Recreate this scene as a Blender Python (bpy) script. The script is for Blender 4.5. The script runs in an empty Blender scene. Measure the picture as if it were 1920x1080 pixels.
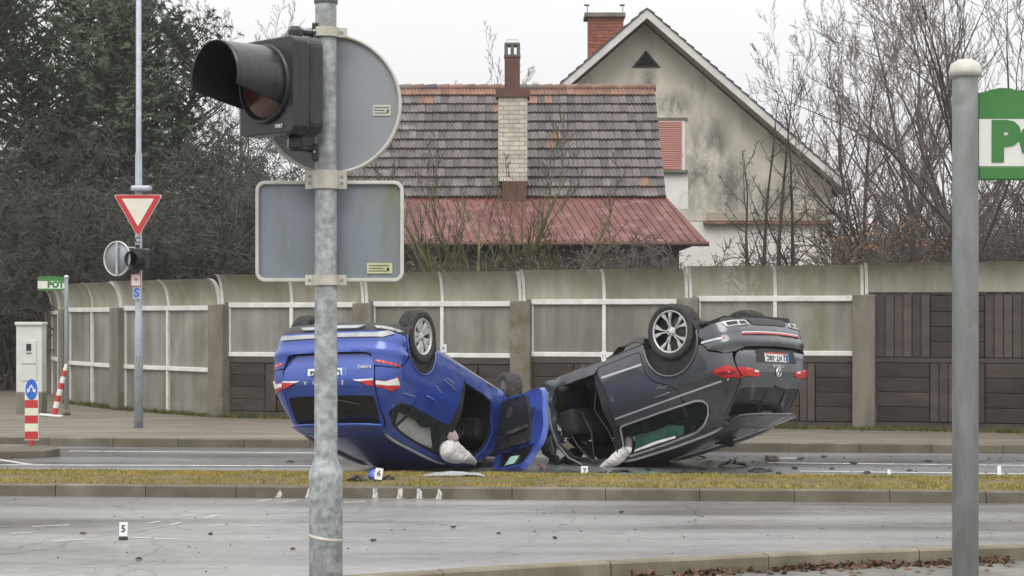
import bpy, bmesh, math, random
from mathutils import Vector, Matrix, noise
from mathutils.geometry import delaunay_2d_cdt
PI = math.pi
scene = bpy.context.scene
C = scene.collection

# ------------------------------------------------------------------ camera, sky, sun, exposure
F = 3150.0                      # focal length in pixels of the 1920 px wide photograph
CAM_Z = 2.0
HOR = 588.0                     # image row of the horizon
cam_d = bpy.data.cameras.new('camera')
cam = bpy.data.objects.new('camera', cam_d)
C.objects.link(cam)
cam.location = (0, 0, CAM_Z)
cam.rotation_euler = (PI / 2, 0, 0)
cam_d.sensor_width = 36.0
cam_d.lens = 36.0 * F / 1920.0
cam_d.shift_y = (HOR - 540.0) / 1920.0
cam_d.clip_start = 0.1
cam_d.clip_end = 3000.0
scene.camera = cam
scene.render.resolution_x = 1024
scene.render.resolution_y = 576

world = bpy.data.worlds.new('World')
scene.world = world
world.use_nodes = True
nt = world.node_tree
nt.nodes.clear()
wo = nt.nodes.new('ShaderNodeOutputWorld')
bg = nt.nodes.new('ShaderNodeBackground')
tc = nt.nodes.new('ShaderNodeTexCoord')
sx = nt.nodes.new('ShaderNodeSeparateXYZ')
nt.links.new(tc.outputs['Generated'], sx.inputs[0])
mx = nt.nodes.new('ShaderNodeMath'); mx.operation = 'MAXIMUM'; mx.inputs[1].default_value = 0.0
nt.links.new(sx.outputs['Z'], mx.inputs[0])
ma = nt.nodes.new('ShaderNodeMath'); ma.operation = 'MULTIPLY_ADD'      # overcast sky: L = Lh (1 + 2 sin e)
ma.inputs[1].default_value = 2.0; ma.inputs[2].default_value = 1.0
nt.links.new(mx.outputs[0], ma.inputs[0])
nz = nt.nodes.new('ShaderNodeTexNoise'); nz.inputs['Scale'].default_value = 3.0; nz.inputs['Detail'].default_value = 4.0
nt.links.new(tc.outputs['Generated'], nz.inputs['Vector'])
mr = nt.nodes.new('ShaderNodeMapRange'); mr.inputs['To Min'].default_value = 0.96; mr.inputs['To Max'].default_value = 1.04
nt.links.new(nz.outputs['Fac'], mr.inputs['Value'])
mm = nt.nodes.new('ShaderNodeMath'); mm.operation = 'MULTIPLY'
nt.links.new(ma.outputs[0], mm.inputs[0]); nt.links.new(mr.outputs[0], mm.inputs[1])
bg.inputs['Color'].default_value = (0.985, 0.99, 1.0, 1)
ms = nt.nodes.new('ShaderNodeMath'); ms.operation = 'MULTIPLY'; ms.inputs[1].default_value = 0.75
nt.links.new(mm.outputs[0], ms.inputs[0])
nt.links.new(ms.outputs[0], bg.inputs['Strength'])
nt.links.new(bg.outputs[0], wo.inputs[0])

sun_d = bpy.data.lights.new('sun', 'SUN')
sun = bpy.data.objects.new('sun', sun_d)
C.objects.link(sun)
sun_d.energy = 1.5
sun_d.angle = math.radians(35)
sun_d.color = (1.0, 0.97, 0.93)
sun.rotation_euler = (math.radians(38), math.radians(-12), 0)
scene.view_settings.view_transform = 'Standard'
scene.view_settings.look = 'None'
scene.view_settings.gamma = 1.0
scene.view_settings.exposure = 0.0
scene.view_settings.use_curve_mapping = False

def at(px, py, Y):              # photograph pixel at depth Y -> world point
    return Vector(((px - 960) / F * Y, Y, CAM_Z + (HOR - py) / F * Y))
def zat(py, Y): return CAM_Z + (HOR - py) / F * Y
def xat(px, Y): return (px - 960) / F * Y

# ------------------------------------------------------------------ materials
MATS = {}
def srgb(r, g, b):
    def f(c):
        c /= 255.0
        return c / 12.92 if c <= 0.04045 else ((c + 0.055) / 1.055) ** 2.4
    return (f(r), f(g), f(b))
def mat(name, c1, c2=None, scale=4.0, rough=0.6, rough2=None, metal=0.0, bump=0.0, bscale=60.0, coat=0.0, alpha=1.0,
        stretch=(1, 1, 1), rnd=0.0, emit=None, trans=0.0, spec=0.5, detail=6.0, lo=0.35, hi=0.65, c3=None, s3=1.0, lo3=0.5, hi3=0.65, st3=(1, 1, 1), island=False, bdist=0.01):
    m = bpy.data.materials.new(name); MATS[name] = m
    m.use_nodes = True
    n = m.node_tree; b = n.nodes['Principled BSDF']
    L = n.links.new
    b.inputs['Metallic'].default_value = metal
    b.inputs['Roughness'].default_value = rough
    b.inputs['Coat Weight'].default_value = coat
    b.inputs['Coat Roughness'].default_value = 0.06
    b.inputs['Specular IOR Level'].default_value = spec
    b.inputs['Alpha'].default_value = alpha
    b.inputs['Transmission Weight'].default_value = trans
    col = None
    tcn = n.nodes.new('ShaderNodeTexCoord')
    def tex(sc, st, det):
        mp = n.nodes.new('ShaderNodeMapping'); mp.inputs['Scale'].default_value = st
        L(tcn.outputs['Object'], mp.inputs['Vector'])
        t = n.nodes.new('ShaderNodeTexNoise'); t.inputs['Scale'].default_value = sc; t.inputs['Detail'].default_value = det
        t.inputs['Roughness'].default_value = 0.6
        L(mp.outputs[0], t.inputs['Vector'])
        return t
    def rng(sock, a, z, o0=0.0, o1=1.0):
        r = n.nodes.new('ShaderNodeMapRange'); r.inputs['From Min'].default_value = a; r.inputs['From Max'].default_value = z
        r.inputs['To Min'].default_value = o0; r.inputs['To Max'].default_value = o1
        L(sock, r.inputs['Value']); return r.outputs[0]
    def mixc(fac, a, z):
        x = n.nodes.new('ShaderNodeMix'); x.data_type = 'RGBA'
        for s, v in ((6, a), (7, z)):
            if isinstance(v, tuple): x.inputs[s].default_value = (*v, 1)
            else: L(v, x.inputs[s])
        L(fac, x.inputs[0]); return x.outputs[2]
    if c2 is not None:
        t = tex(scale, stretch, detail)
        f = rng(t.outputs['Fac'], lo, hi)
        col = mixc(f, c1, c2)
        if rough2 is not None:
            L(rng(t.outputs['Fac'], lo, hi, rough, rough2), b.inputs['Roughness'])
    if c3 is not None:
        t3 = tex(s3, st3, 5.0)
        col = mixc(rng(t3.outputs['Fac'], lo3, hi3), col if col is not None else c1, c3)
    if rnd > 0:
        if island:
            g = n.nodes.new('ShaderNodeNewGeometry'); rs = g.outputs['Random Per Island']
        else:
            oi = n.nodes.new('ShaderNodeObjectInfo'); rs = oi.outputs['Random']
        hv = n.nodes.new('ShaderNodeHueSaturation')
        L(rng(rs, 0, 1, 1 - rnd, 1 + rnd), hv.inputs['Value'])
        if col is None: hv.inputs['Color'].default_value = (*c1, 1)
        else: L(col, hv.inputs['Color'])
        col = hv.outputs[0]
    if col is None: b.inputs['Base Color'].default_value = (*c1, 1)
    else: L(col, b.inputs['Base Color'])
    if bump > 0:
        tb = tex(bscale, stretch, 4.0)
        bp = n.nodes.new('ShaderNodeBump'); bp.inputs['Strength'].default_value = bump; bp.inputs['Distance'].default_value = bdist
        L(tb.outputs['Fac'], bp.inputs['Height']); L(bp.outputs[0], b.inputs['Normal'])
    if emit:
        b.inputs['Emission Color'].default_value = (*emit, 1); b.inputs['Emission Strength'].default_value = 1
    return m

mat('ground', (0.10, 0.085, 0.05), (0.06, 0.065, 0.03), 1.2, 0.95, bump=0.6, bscale=8, bdist=0.05)
def asphalt(name, c, r0, r1, seed):
    m = bpy.data.materials.new(name); MATS[name] = m; m.use_nodes = True
    n = m.node_tree; L = n.links.new; b = n.nodes['Principled BSDF']
    tcn = n.nodes.new('ShaderNodeTexCoord')
    def nz_(sc, st, det=6, rough=0.6):
        mp = n.nodes.new('ShaderNodeMapping'); mp.inputs['Scale'].default_value = st; mp.inputs['Location'].default_value = (seed, seed * 2, 0); mp.inputs['Rotation'].default_value = (0, 0, 0.07)
        L(tcn.outputs['Object'], mp.inputs['Vector']); t = n.nodes.new('ShaderNodeTexNoise'); t.inputs['Scale'].default_value = sc; t.inputs['Detail'].default_value = det; t.inputs['Roughness'].default_value = rough
        L(mp.outputs[0], t.inputs['Vector']); return t.outputs['Fac']
    def rg_(s, a, z, o0, o1):
        r = n.nodes.new('ShaderNodeMapRange'); r.inputs['From Min'].default_value = a; r.inputs['From Max'].default_value = z; r.inputs['To Min'].default_value = o0; r.inputs['To Max'].default_value = o1; L(s, r.inputs['Value']); return r.outputs[0]
    def mul(a, z):
        x = n.nodes.new('ShaderNodeMath'); x.operation = 'MULTIPLY'; L(a, x.inputs[0]); L(z, x.inputs[1]); return x.outputs[0]
    wet = nz_(0.55, (0.22, 1.5, 1)); patch_ = nz_(0.35, (0.6, 1.0, 1), 3); grain = nz_(55, (1, 1, 1), 3, 0.75); mid = nz_(7, (0.7, 1.2, 1), 6, 0.7)
    val = mul(mul(rg_(wet, 0.36, 0.64, 0.68, 1.15), rg_(patch_, 0.4, 0.6, 0.88, 1.08)), mul(rg_(grain, 0.3, 0.7, 0.62, 1.38), rg_(mid, 0.3, 0.7, 0.80, 1.18)))
    vo = n.nodes.new('ShaderNodeTexVoronoi'); vo.feature = 'DISTANCE_TO_EDGE'; vo.inputs['Scale'].default_value = 0.42
    wv = n.nodes.new('ShaderNodeVectorMath'); wv.operation = 'MULTIPLY_ADD'; wn_ = n.nodes.new('ShaderNodeTexNoise'); wn_.inputs['Scale'].default_value = 1.5; wn_.inputs['Detail'].default_value = 6
    L(tcn.outputs['Object'], wn_.inputs['Vector']); L(wn_.outputs['Color'], wv.inputs[0]); wv.inputs[1].default_value = (0.9, 0.9, 0); L(tcn.outputs['Object'], wv.inputs[2]); L(wv.outputs[0], vo.inputs['Vector'])
    val = mul(val, rg_(vo.outputs['Distance'], 0.0, 0.006, 0.55, 1.0))
    cc = n.nodes.new('ShaderNodeVectorMath'); cc.operation = 'SCALE'; cc.inputs[0].default_value = c; L(val, cc.inputs['Scale']); L(cc.outputs[0], b.inputs['Base Color'])
    L(rg_(wet, 0.36, 0.64, r0, r1), b.inputs['Roughness']); b.inputs['Specular IOR Level'].default_value = 0.6
    bp = n.nodes.new('ShaderNodeBump'); bp.inputs['Strength'].default_value = 0.35; bp.inputs['Distance'].default_value = 0.006; L(grain, bp.inputs['Height']); L(bp.outputs[0], b.inputs['Normal'])
asphalt('asphalt_near', (0.20, 0.195, 0.187), 0.20, 0.50, 3.0)
asphalt('asphalt_far', (0.175, 0.175, 0.177), 0.10, 0.40, 9.0)
mat('footway', (0.175, 0.15, 0.115), (0.105, 0.09, 0.068), 1.3, 0.55, 0.8, bump=0.4, bscale=90, bdist=0.005, stretch=(0.4, 1.6, 1))
mat('near_footway', (0.17, 0.16, 0.14), (0.09, 0.085, 0.075), 2.5, 0.6, 0.85, bump=0.8, bscale=60, bdist=0.01)
mat('kerb', (0.115, 0.098, 0.07), (0.08, 0.068, 0.047), 3.0, 0.75, bump=0.5, bscale=50, bdist=0.006, rnd=0.10, c3=(0.15, 0.135, 0.105), s3=1.2)
mat('kerb_near', (0.20, 0.178, 0.13), (0.13, 0.113, 0.08), 3.0, 0.8, bump=0.5, bscale=60, bdist=0.006, rnd=0.10, c3=(0.11, 0.10, 0.06), s3=1.6)
mat('mortar', (0.07, 0.06, 0.045), rough=0.9)
mat('soil', (0.085, 0.062, 0.036), (0.15, 0.115, 0.05), 3, 0.95, bump=0.5, bscale=40)
mat('grass', (0.33, 0.25, 0.05), (0.20, 0.19, 0.04), 1.3, 0.8, rnd=0.35, island=True)
mat('moss', (0.07, 0.085, 0.02), (0.11, 0.10, 0.03), 2.0, 0.9, rnd=0.35, island=True)
mat('road_paint', (0.55, 0.55, 0.54), (0.20, 0.20, 0.20), 6, 0.5, lo=0.4, hi=0.75)
mat('spray', (0.68, 0.68, 0.66), (0.50, 0.49, 0.47), 9, 0.7, alpha=0.7)
for _n in [MATS['spray'].node_tree]:
    _t = _n.nodes.new('ShaderNodeTexNoise'); _t.inputs['Scale'].default_value = 28; _t.inputs['Detail'].default_value = 6; _c = _n.nodes.new('ShaderNodeTexCoord'); _n.links.new(_c.outputs['Object'], _t.inputs['Vector'])
    _r = _n.nodes.new('ShaderNodeMapRange'); _r.inputs['From Min'].default_value = 0.36; _r.inputs['From Max'].default_value = 0.62; _r.inputs['To Min'].default_value = 0.45; _r.inputs['To Max'].default_value = 1.0; _n.links.new(_t.outputs['Fac'], _r.inputs['Value']); _n.links.new(_r.outputs[0], _n.nodes['Principled BSDF'].inputs['Alpha'])
mat('galv', (0.25, 0.27, 0.275), (0.47, 0.49, 0.495), 26, 0.45, 0.6, metal=0.3, bump=0.08, bscale=60, detail=10, lo=0.38, hi=0.62, c3=(0.24, 0.245, 0.23), s3=9, lo3=0.52, hi3=0.72)
mat('galv_streak', (0.32, 0.335, 0.335), (0.215, 0.228, 0.222), 20, 0.5, 0.65, metal=0.3, stretch=(1, 1, 0.25), detail=8, bump=0.05, bscale=80, c3=(0.20, 0.21, 0.17), s3=6, lo3=0.55, hi3=0.75)
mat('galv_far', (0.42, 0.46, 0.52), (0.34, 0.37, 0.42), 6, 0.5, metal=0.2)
mat('sign_back', (0.28, 0.295, 0.315), (0.25, 0.262, 0.28), 3, 0.5, metal=0.15, c3=(0.27, 0.285, 0.30), s3=7, st3=(1, 1, 0.2))
mat('sign_back_dirty', (0.235, 0.265, 0.30), (0.19, 0.22, 0.25), 3, 0.5, metal=0.15, c3=(0.17, 0.19, 0.12), s3=6, lo3=0.50, hi3=0.72, st3=(1, 1, 0.25))
mat('sign_rim', (0.58, 0.57, 0.53), (0.48, 0.46, 0.40), 8, 0.5, metal=0.1)
mat('clamp', (0.55, 0.53, 0.47), (0.42, 0.39, 0.32), 20, 0.5, metal=0.2)
mat('sticker', (0.55, 0.56, 0.50), (0.45, 0.46, 0.40), 20, 0.6)
mat('sticker_yellow', (0.55, 0.56, 0.36), (0.42, 0.45, 0.24), 15, 0.6)
mat('ink', (0.03, 0.03, 0.03), rough=0.6)
mat('sig_black', (0.016, 0.017, 0.019), (0.03, 0.032, 0.036), 10, 0.20, 0.38, stretch=(3, 3, 0.4))
mat('sig_inside', (0.008, 0.008, 0.01), rough=0.7)
mat('lens', (0.085, 0.028, 0.014), (0.05, 0.018, 0.012), 14, 0.25, spec=0.5, coat=0.4)
mat('white_paint', (0.72, 0.72, 0.68), (0.62, 0.62, 0.57), 6, 0.5)
mat('sign_white', (0.72, 0.69, 0.58), (0.66, 0.63, 0.52), 5, 0.5)
mat('sign_red', (0.52, 0.035, 0.03), (0.45, 0.03, 0.03), 6, 0.45)
mat('sign_blue', (0.03, 0.13, 0.52), rough=0.4)
mat('sign_green', (0.035, 0.16, 0.035), (0.05, 0.20, 0.05), 6, 0.5)
mat('cab_white', (0.62, 0.63, 0.60), (0.54, 0.55, 0.51), 3, 0.5)
mat('concrete', (0.215, 0.195, 0.16), (0.13, 0.115, 0.09), 2.5, 0.9, bump=0.4, bscale=30, c3=(0.09, 0.085, 0.035), s3=2.0, lo3=0.55, hi3=0.75, stretch=(1, 1, 0.35))
mat('rail', (0.72, 0.72, 0.69), (0.58, 0.58, 0.53), 5, 0.45, metal=0.1)
mat('timber', (0.05, 0.039, 0.033), (0.075, 0.06, 0.051), 5, 0.8, stretch=(0.3, 1, 1), rnd=0.30, bump=0.5, bscale=20, c3=(0.07, 0.072, 0.035), s3=1.2, lo3=0.6, hi3=0.8)
mat('tarred', (0.012, 0.010, 0.009), rough=0.9)
mat('tile', (0.122, 0.096, 0.092), (0.082, 0.072, 0.074), 4, 0.6, rnd=0.34, bump=0.3, bscale=20, c3=(0.16, 0.15, 0.14), s3=3)
mat('tile_isl', (0.122, 0.096, 0.092), (0.082, 0.072, 0.074), 4, 0.6, rnd=0.34, island=True, bump=0.3, bscale=20, c3=(0.16, 0.15, 0.14), s3=3)
mat('tile_orange', (0.24, 0.12, 0.078), (0.15, 0.09, 0.068), 4, 0.65, rnd=0.28)
mat('tile_orange_isl', (0.24, 0.12, 0.078), (0.15, 0.09, 0.068), 4, 0.65, rnd=0.28, island=True)
mat('red_sheet', (0.15, 0.046, 0.038), (0.10, 0.034, 0.030), 2.0, 0.6, 0.75, stretch=(1, 0.3, 0.3), c3=(0.20, 0.10, 0.092), s3=2.5)
mat('plaster', (0.70, 0.665, 0.57), (0.58, 0.54, 0.45), 0.9, 0.9, c3=(0.33, 0.30, 0.24), s3=0.9, lo3=0.56, hi3=0.72, st3=(1, 1, 0.4), bump=0.3, bscale=12)
def add_stain(m, spots, colr):
    # damp stains soaked into the plaster around given spots (mesh coordinates)
    n = m.node_tree; L = n.links.new; b = n.nodes['Principled BSDF']; src = b.inputs['Base Color'].links[0].from_socket
    tcn = n.nodes.new('ShaderNodeTexCoord'); acc = None
    for (x, z, rx, rz) in spots:
        mp = n.nodes.new('ShaderNodeMapping'); mp.vector_type = 'POINT'; mp.inputs['Location'].default_value = (-x / rx, 0, -z / rz); mp.inputs['Scale'].default_value = (1 / rx, 0, 1 / rz)
        L(tcn.outputs['Object'], mp.inputs['Vector']); ln = n.nodes.new('ShaderNodeVectorMath'); ln.operation = 'LENGTH'; L(mp.outputs[0], ln.inputs[0])
        r = n.nodes.new('ShaderNodeMapRange'); r.inputs['From Min'].default_value = 1.0; r.inputs['From Max'].default_value = 0.2; L(ln.outputs['Value'], r.inputs['Value'])
        if acc is None: acc = r.outputs[0]
        else:
            mxx = n.nodes.new('ShaderNodeMath'); mxx.operation = 'MAXIMUM'; L(acc, mxx.inputs[0]); L(r.outputs[0], mxx.inputs[1]); acc = mxx.outputs[0]
    mp = n.nodes.new('ShaderNodeMapping'); mp.inputs['Scale'].default_value = (1.0, 1.0, 0.42); L(tcn.outputs['Object'], mp.inputs['Vector'])
    t = n.nodes.new('ShaderNodeTexNoise'); t.inputs['Scale'].default_value = 1.3; t.inputs['Detail'].default_value = 12; t.inputs['Roughness'].default_value = 0.80; L(mp.outputs[0], t.inputs['Vector'])
    r2 = n.nodes.new('ShaderNodeMapRange'); r2.inputs['From Min'].default_value = 0.36; r2.inputs['From Max'].default_value = 0.54; L(t.outputs['Fac'], r2.inputs['Value'])
    mu = n.nodes.new('ShaderNodeMath'); mu.operation = 'MULTIPLY'; L(acc, mu.inputs[0]); L(r2.outputs[0], mu.inputs[1])
    x_ = n.nodes.new('ShaderNodeMix'); x_.data_type = 'RGBA'; L(mu.outputs[0], x_.inputs[0]); L(src, x_.inputs[6]); x_.inputs[7].default_value = (*colr, 1); L(x_.outputs[2], b.inputs['Base Color'])
add_stain(MATS['plaster'], [(5.8, 6.4, 0.95, 2.3), (6.8, 5.9, 1.1, 1.6), (4.95, 8.4, 0.85, 0.65), (6.3, 7.3, 0.7, 1.1), (8.1, 5.5, 1.0, 0.8), (4.25, 9.3, 0.35, 0.6), (3.2, 8.6, 0.8, 0.5)], (0.17, 0.165, 0.145))
mat('plaster_white', (0.78, 0.77, 0.73), (0.68, 0.67, 0.62), 1.2, 0.9, c3=(0.35, 0.34, 0.30), s3=1.5, lo3=0.58, hi3=0.75)
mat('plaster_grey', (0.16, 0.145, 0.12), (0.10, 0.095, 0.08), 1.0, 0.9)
mat('soffit', (0.40, 0.36, 0.29), (0.33, 0.29, 0.23), 1.5, 0.85)
mat('barge', (0.62, 0.61, 0.58), (0.50, 0.48, 0.45), 2.0, 0.7)
mat('shutter', (0.52, 0.25, 0.21), (0.46, 0.22, 0.19), 2.0, 0.6)
mat('brick_red', (0.30, 0.10, 0.06), (0.22, 0.075, 0.05), 4, 0.85, rnd=0.25, island=True)
mat('brick_pale', (0.52, 0.49, 0.42), (0.44, 0.41, 0.34), 4, 0.85, rnd=0.15)
mat('flue', (0.13, 0.06, 0.045), (0.10, 0.05, 0.04), 3, 0.85)
mat('slate', (0.085, 0.075, 0.075), (0.06, 0.055, 0.055), 2, 0.8)
mat('bark', (0.055, 0.045, 0.036), (0.032, 0.027, 0.022), 6, 0.95)
mat('bark_grey', (0.085, 0.075, 0.065), (0.05, 0.044, 0.038), 6, 0.95)
mat('bark_moss', (0.135, 0.14, 0.045), (0.07, 0.066, 0.035), 3, 0.95)
mat('twig', (0.115, 0.095, 0.08), rough=0.95)
mat('twig_red', (0.17, 0.128, 0.115), rough=0.95)
mat('twig_dark', (0.075, 0.072, 0.06), rough=0.95)
mat('twig_green', (0.09, 0.085, 0.045), rough=0.95)
mat('needles', (0.045, 0.070, 0.038), (0.095, 0.125, 0.062), 0.8, 0.8, rnd=0.4, island=True)
mat('ivy', (0.06, 0.07, 0.036), (0.09, 0.088, 0.05), 1.0, 0.8, rnd=0.4, island=True)
mat('dead_leaf', (0.21, 0.10, 0.035), (0.12, 0.055, 0.025), 2.0, 0.85, rnd=0.4, island=True)
mat('leaf_brown', (0.125, 0.062, 0.034), (0.07, 0.038, 0.022), 8, 0.8, rnd=0.4, island=True)
mat('blue_paint', (0.028, 0.066, 0.33), (0.034, 0.076, 0.36), 1.5, 0.28, coat=0.85, metal=0.25, c3=(0.06, 0.095, 0.29), s3=3.5, lo3=0.5, hi3=0.8)
mat('grey_paint', (0.060, 0.066, 0.074), (0.068, 0.073, 0.081), 1.5, 0.26, coat=0.95, metal=0.35, c3=(0.105, 0.103, 0.098), s3=3.5, lo3=0.52, hi3=0.85)
mat('skid', (0.40, 0.41, 0.41), (0.30, 0.31, 0.31), 6, 0.45, metal=0.3)
mat('grey_metal', (0.20, 0.205, 0.21), (0.14, 0.14, 0.145), 5, 0.45, metal=0.4)
mat('black_plastic', (0.014, 0.014, 0.015), (0.022, 0.022, 0.023), 6, 0.5)
mat('interior', (0.012, 0.012, 0.013), (0.022, 0.022, 0.024), 5, 0.8)
mat('interior_grey', (0.045, 0.045, 0.046), (0.03, 0.03, 0.032), 5, 0.8)
mat('undertray', (0.02, 0.02, 0.02), (0.035, 0.033, 0.03), 4, 0.8)
mat('silver', (0.55, 0.56, 0.56), (0.46, 0.47, 0.47), 6, 0.38, metal=0.35)
mat('chrome', (0.70, 0.71, 0.72), rough=0.25, metal=0.8)
mat('alloy', (0.58, 0.57, 0.55), (0.50, 0.49, 0.46), 8, 0.4, metal=0.45)
mat('alloy_dark', (0.02, 0.02, 0.022), rough=0.4)
mat('rubber', (0.022, 0.021, 0.02), (0.04, 0.038, 0.035), 12, 0.85, c3=(0.075, 0.068, 0.058), s3=5, lo3=0.55, hi3=0.8)
mat('light_red', (0.55, 0.02, 0.025), (0.42, 0.015, 0.02), 12, 0.2, coat=0.6)
mat('light_dark', (0.20, 0.01, 0.015), rough=0.2, coat=0.6)
mat('light_white', (0.72, 0.70, 0.68), rough=0.2, coat=0.5)
mat('tinted', (0.010, 0.011, 0.012), rough=0.06, spec=0.6)
mat('clear_glass', (0.30, 0.36, 0.32), (0.22, 0.27, 0.23), 3, 0.12, alpha=0.22)
mat('green_glass', (0.06, 0.20, 0.15), (0.12, 0.28, 0.22), 9, 0.25, alpha=0.55)
mat('green_tint', (0.012, 0.02, 0.018), rough=0.06, alpha=0.30)
mat('green_cloth', (0.16, 0.46, 0.36), (0.08, 0.27, 0.21), 5, 0.6)
mat('pale_tint', (0.10, 0.14, 0.12), (0.05, 0.065, 0.055), 4, 0.08, alpha=0.18)
mat('crazed', (0.30, 0.34, 0.31), (0.12, 0.14, 0.12), 22, 0.3, alpha=0.72, lo=0.42, hi=0.58, c3=(0.13, 0.12, 0.05), s3=3)
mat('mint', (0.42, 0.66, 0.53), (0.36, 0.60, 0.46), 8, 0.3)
mat('airbag', (0.82, 0.80, 0.77), (0.74, 0.71, 0.67), 5, 0.8, bump=0.9, bscale=16, bdist=0.03)
mat('airbag_pink', (0.58, 0.46, 0.42), (0.50, 0.38, 0.34), 6, 0.8)
mat('plate_white', (0.74, 0.75, 0.74), rough=0.4)
mat('plate_blue', (0.05, 0.16, 0.50), rough=0.4)
mat('plate_red', (0.55, 0.04, 0.04), rough=0.4)
mat('plate_green', (0.05, 0.22, 0.10), rough=0.4)
mat('stone', (0.26, 0.24, 0.19), (0.15, 0.14, 0.11), 12, 0.9, bump=0.5, bscale=40)
mat('brick_bit', (0.32, 0.10, 0.06), (0.45, 0.38, 0.33), 14, 0.9)
# dirty translucent noise-barrier sheet
def barrier_glass(name, c1, c2, c3, alpha, alpha2):
    m = mat(name, c1, c2, 2.6, 0.25, 0.5, c3=c3, s3=1.3, lo3=0.50, hi3=0.74, st3=(1, 1, 0.45), stretch=(1.6, 1.6, 0.16), alpha=alpha, rnd=0.16, lo=0.30, hi=0.66)
    n = m.node_tree; b = n.nodes['Principled BSDF']
    t = n.nodes.new('ShaderNodeTexNoise'); t.inputs['Scale'].default_value = 0.9
    tcn = n.nodes.new('ShaderNodeTexCoord'); n.links.new(tcn.outputs['Object'], t.inputs['Vector'])
    r = n.nodes.new('ShaderNodeMapRange'); r.inputs['From Min'].default_value = 0.35; r.inputs['From Max'].default_value = 0.65
    r.inputs['To Min'].default_value = alpha; r.inputs['To Max'].default_value = alpha2
    n.links.new(t.outputs['Fac'], r.inputs['Value']); n.links.new(r.outputs[0], b.inputs['Alpha'])
    return m
barrier_glass('pane', (0.335, 0.32, 0.28), (0.20, 0.193, 0.168), (0.17, 0.17, 0.095), 0.58, 0.92)
barrier_glass('pane_top', (0.45, 0.435, 0.365), (0.31, 0.30, 0.24), (0.25, 0.255, 0.12), 0.52, 0.82)

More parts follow.
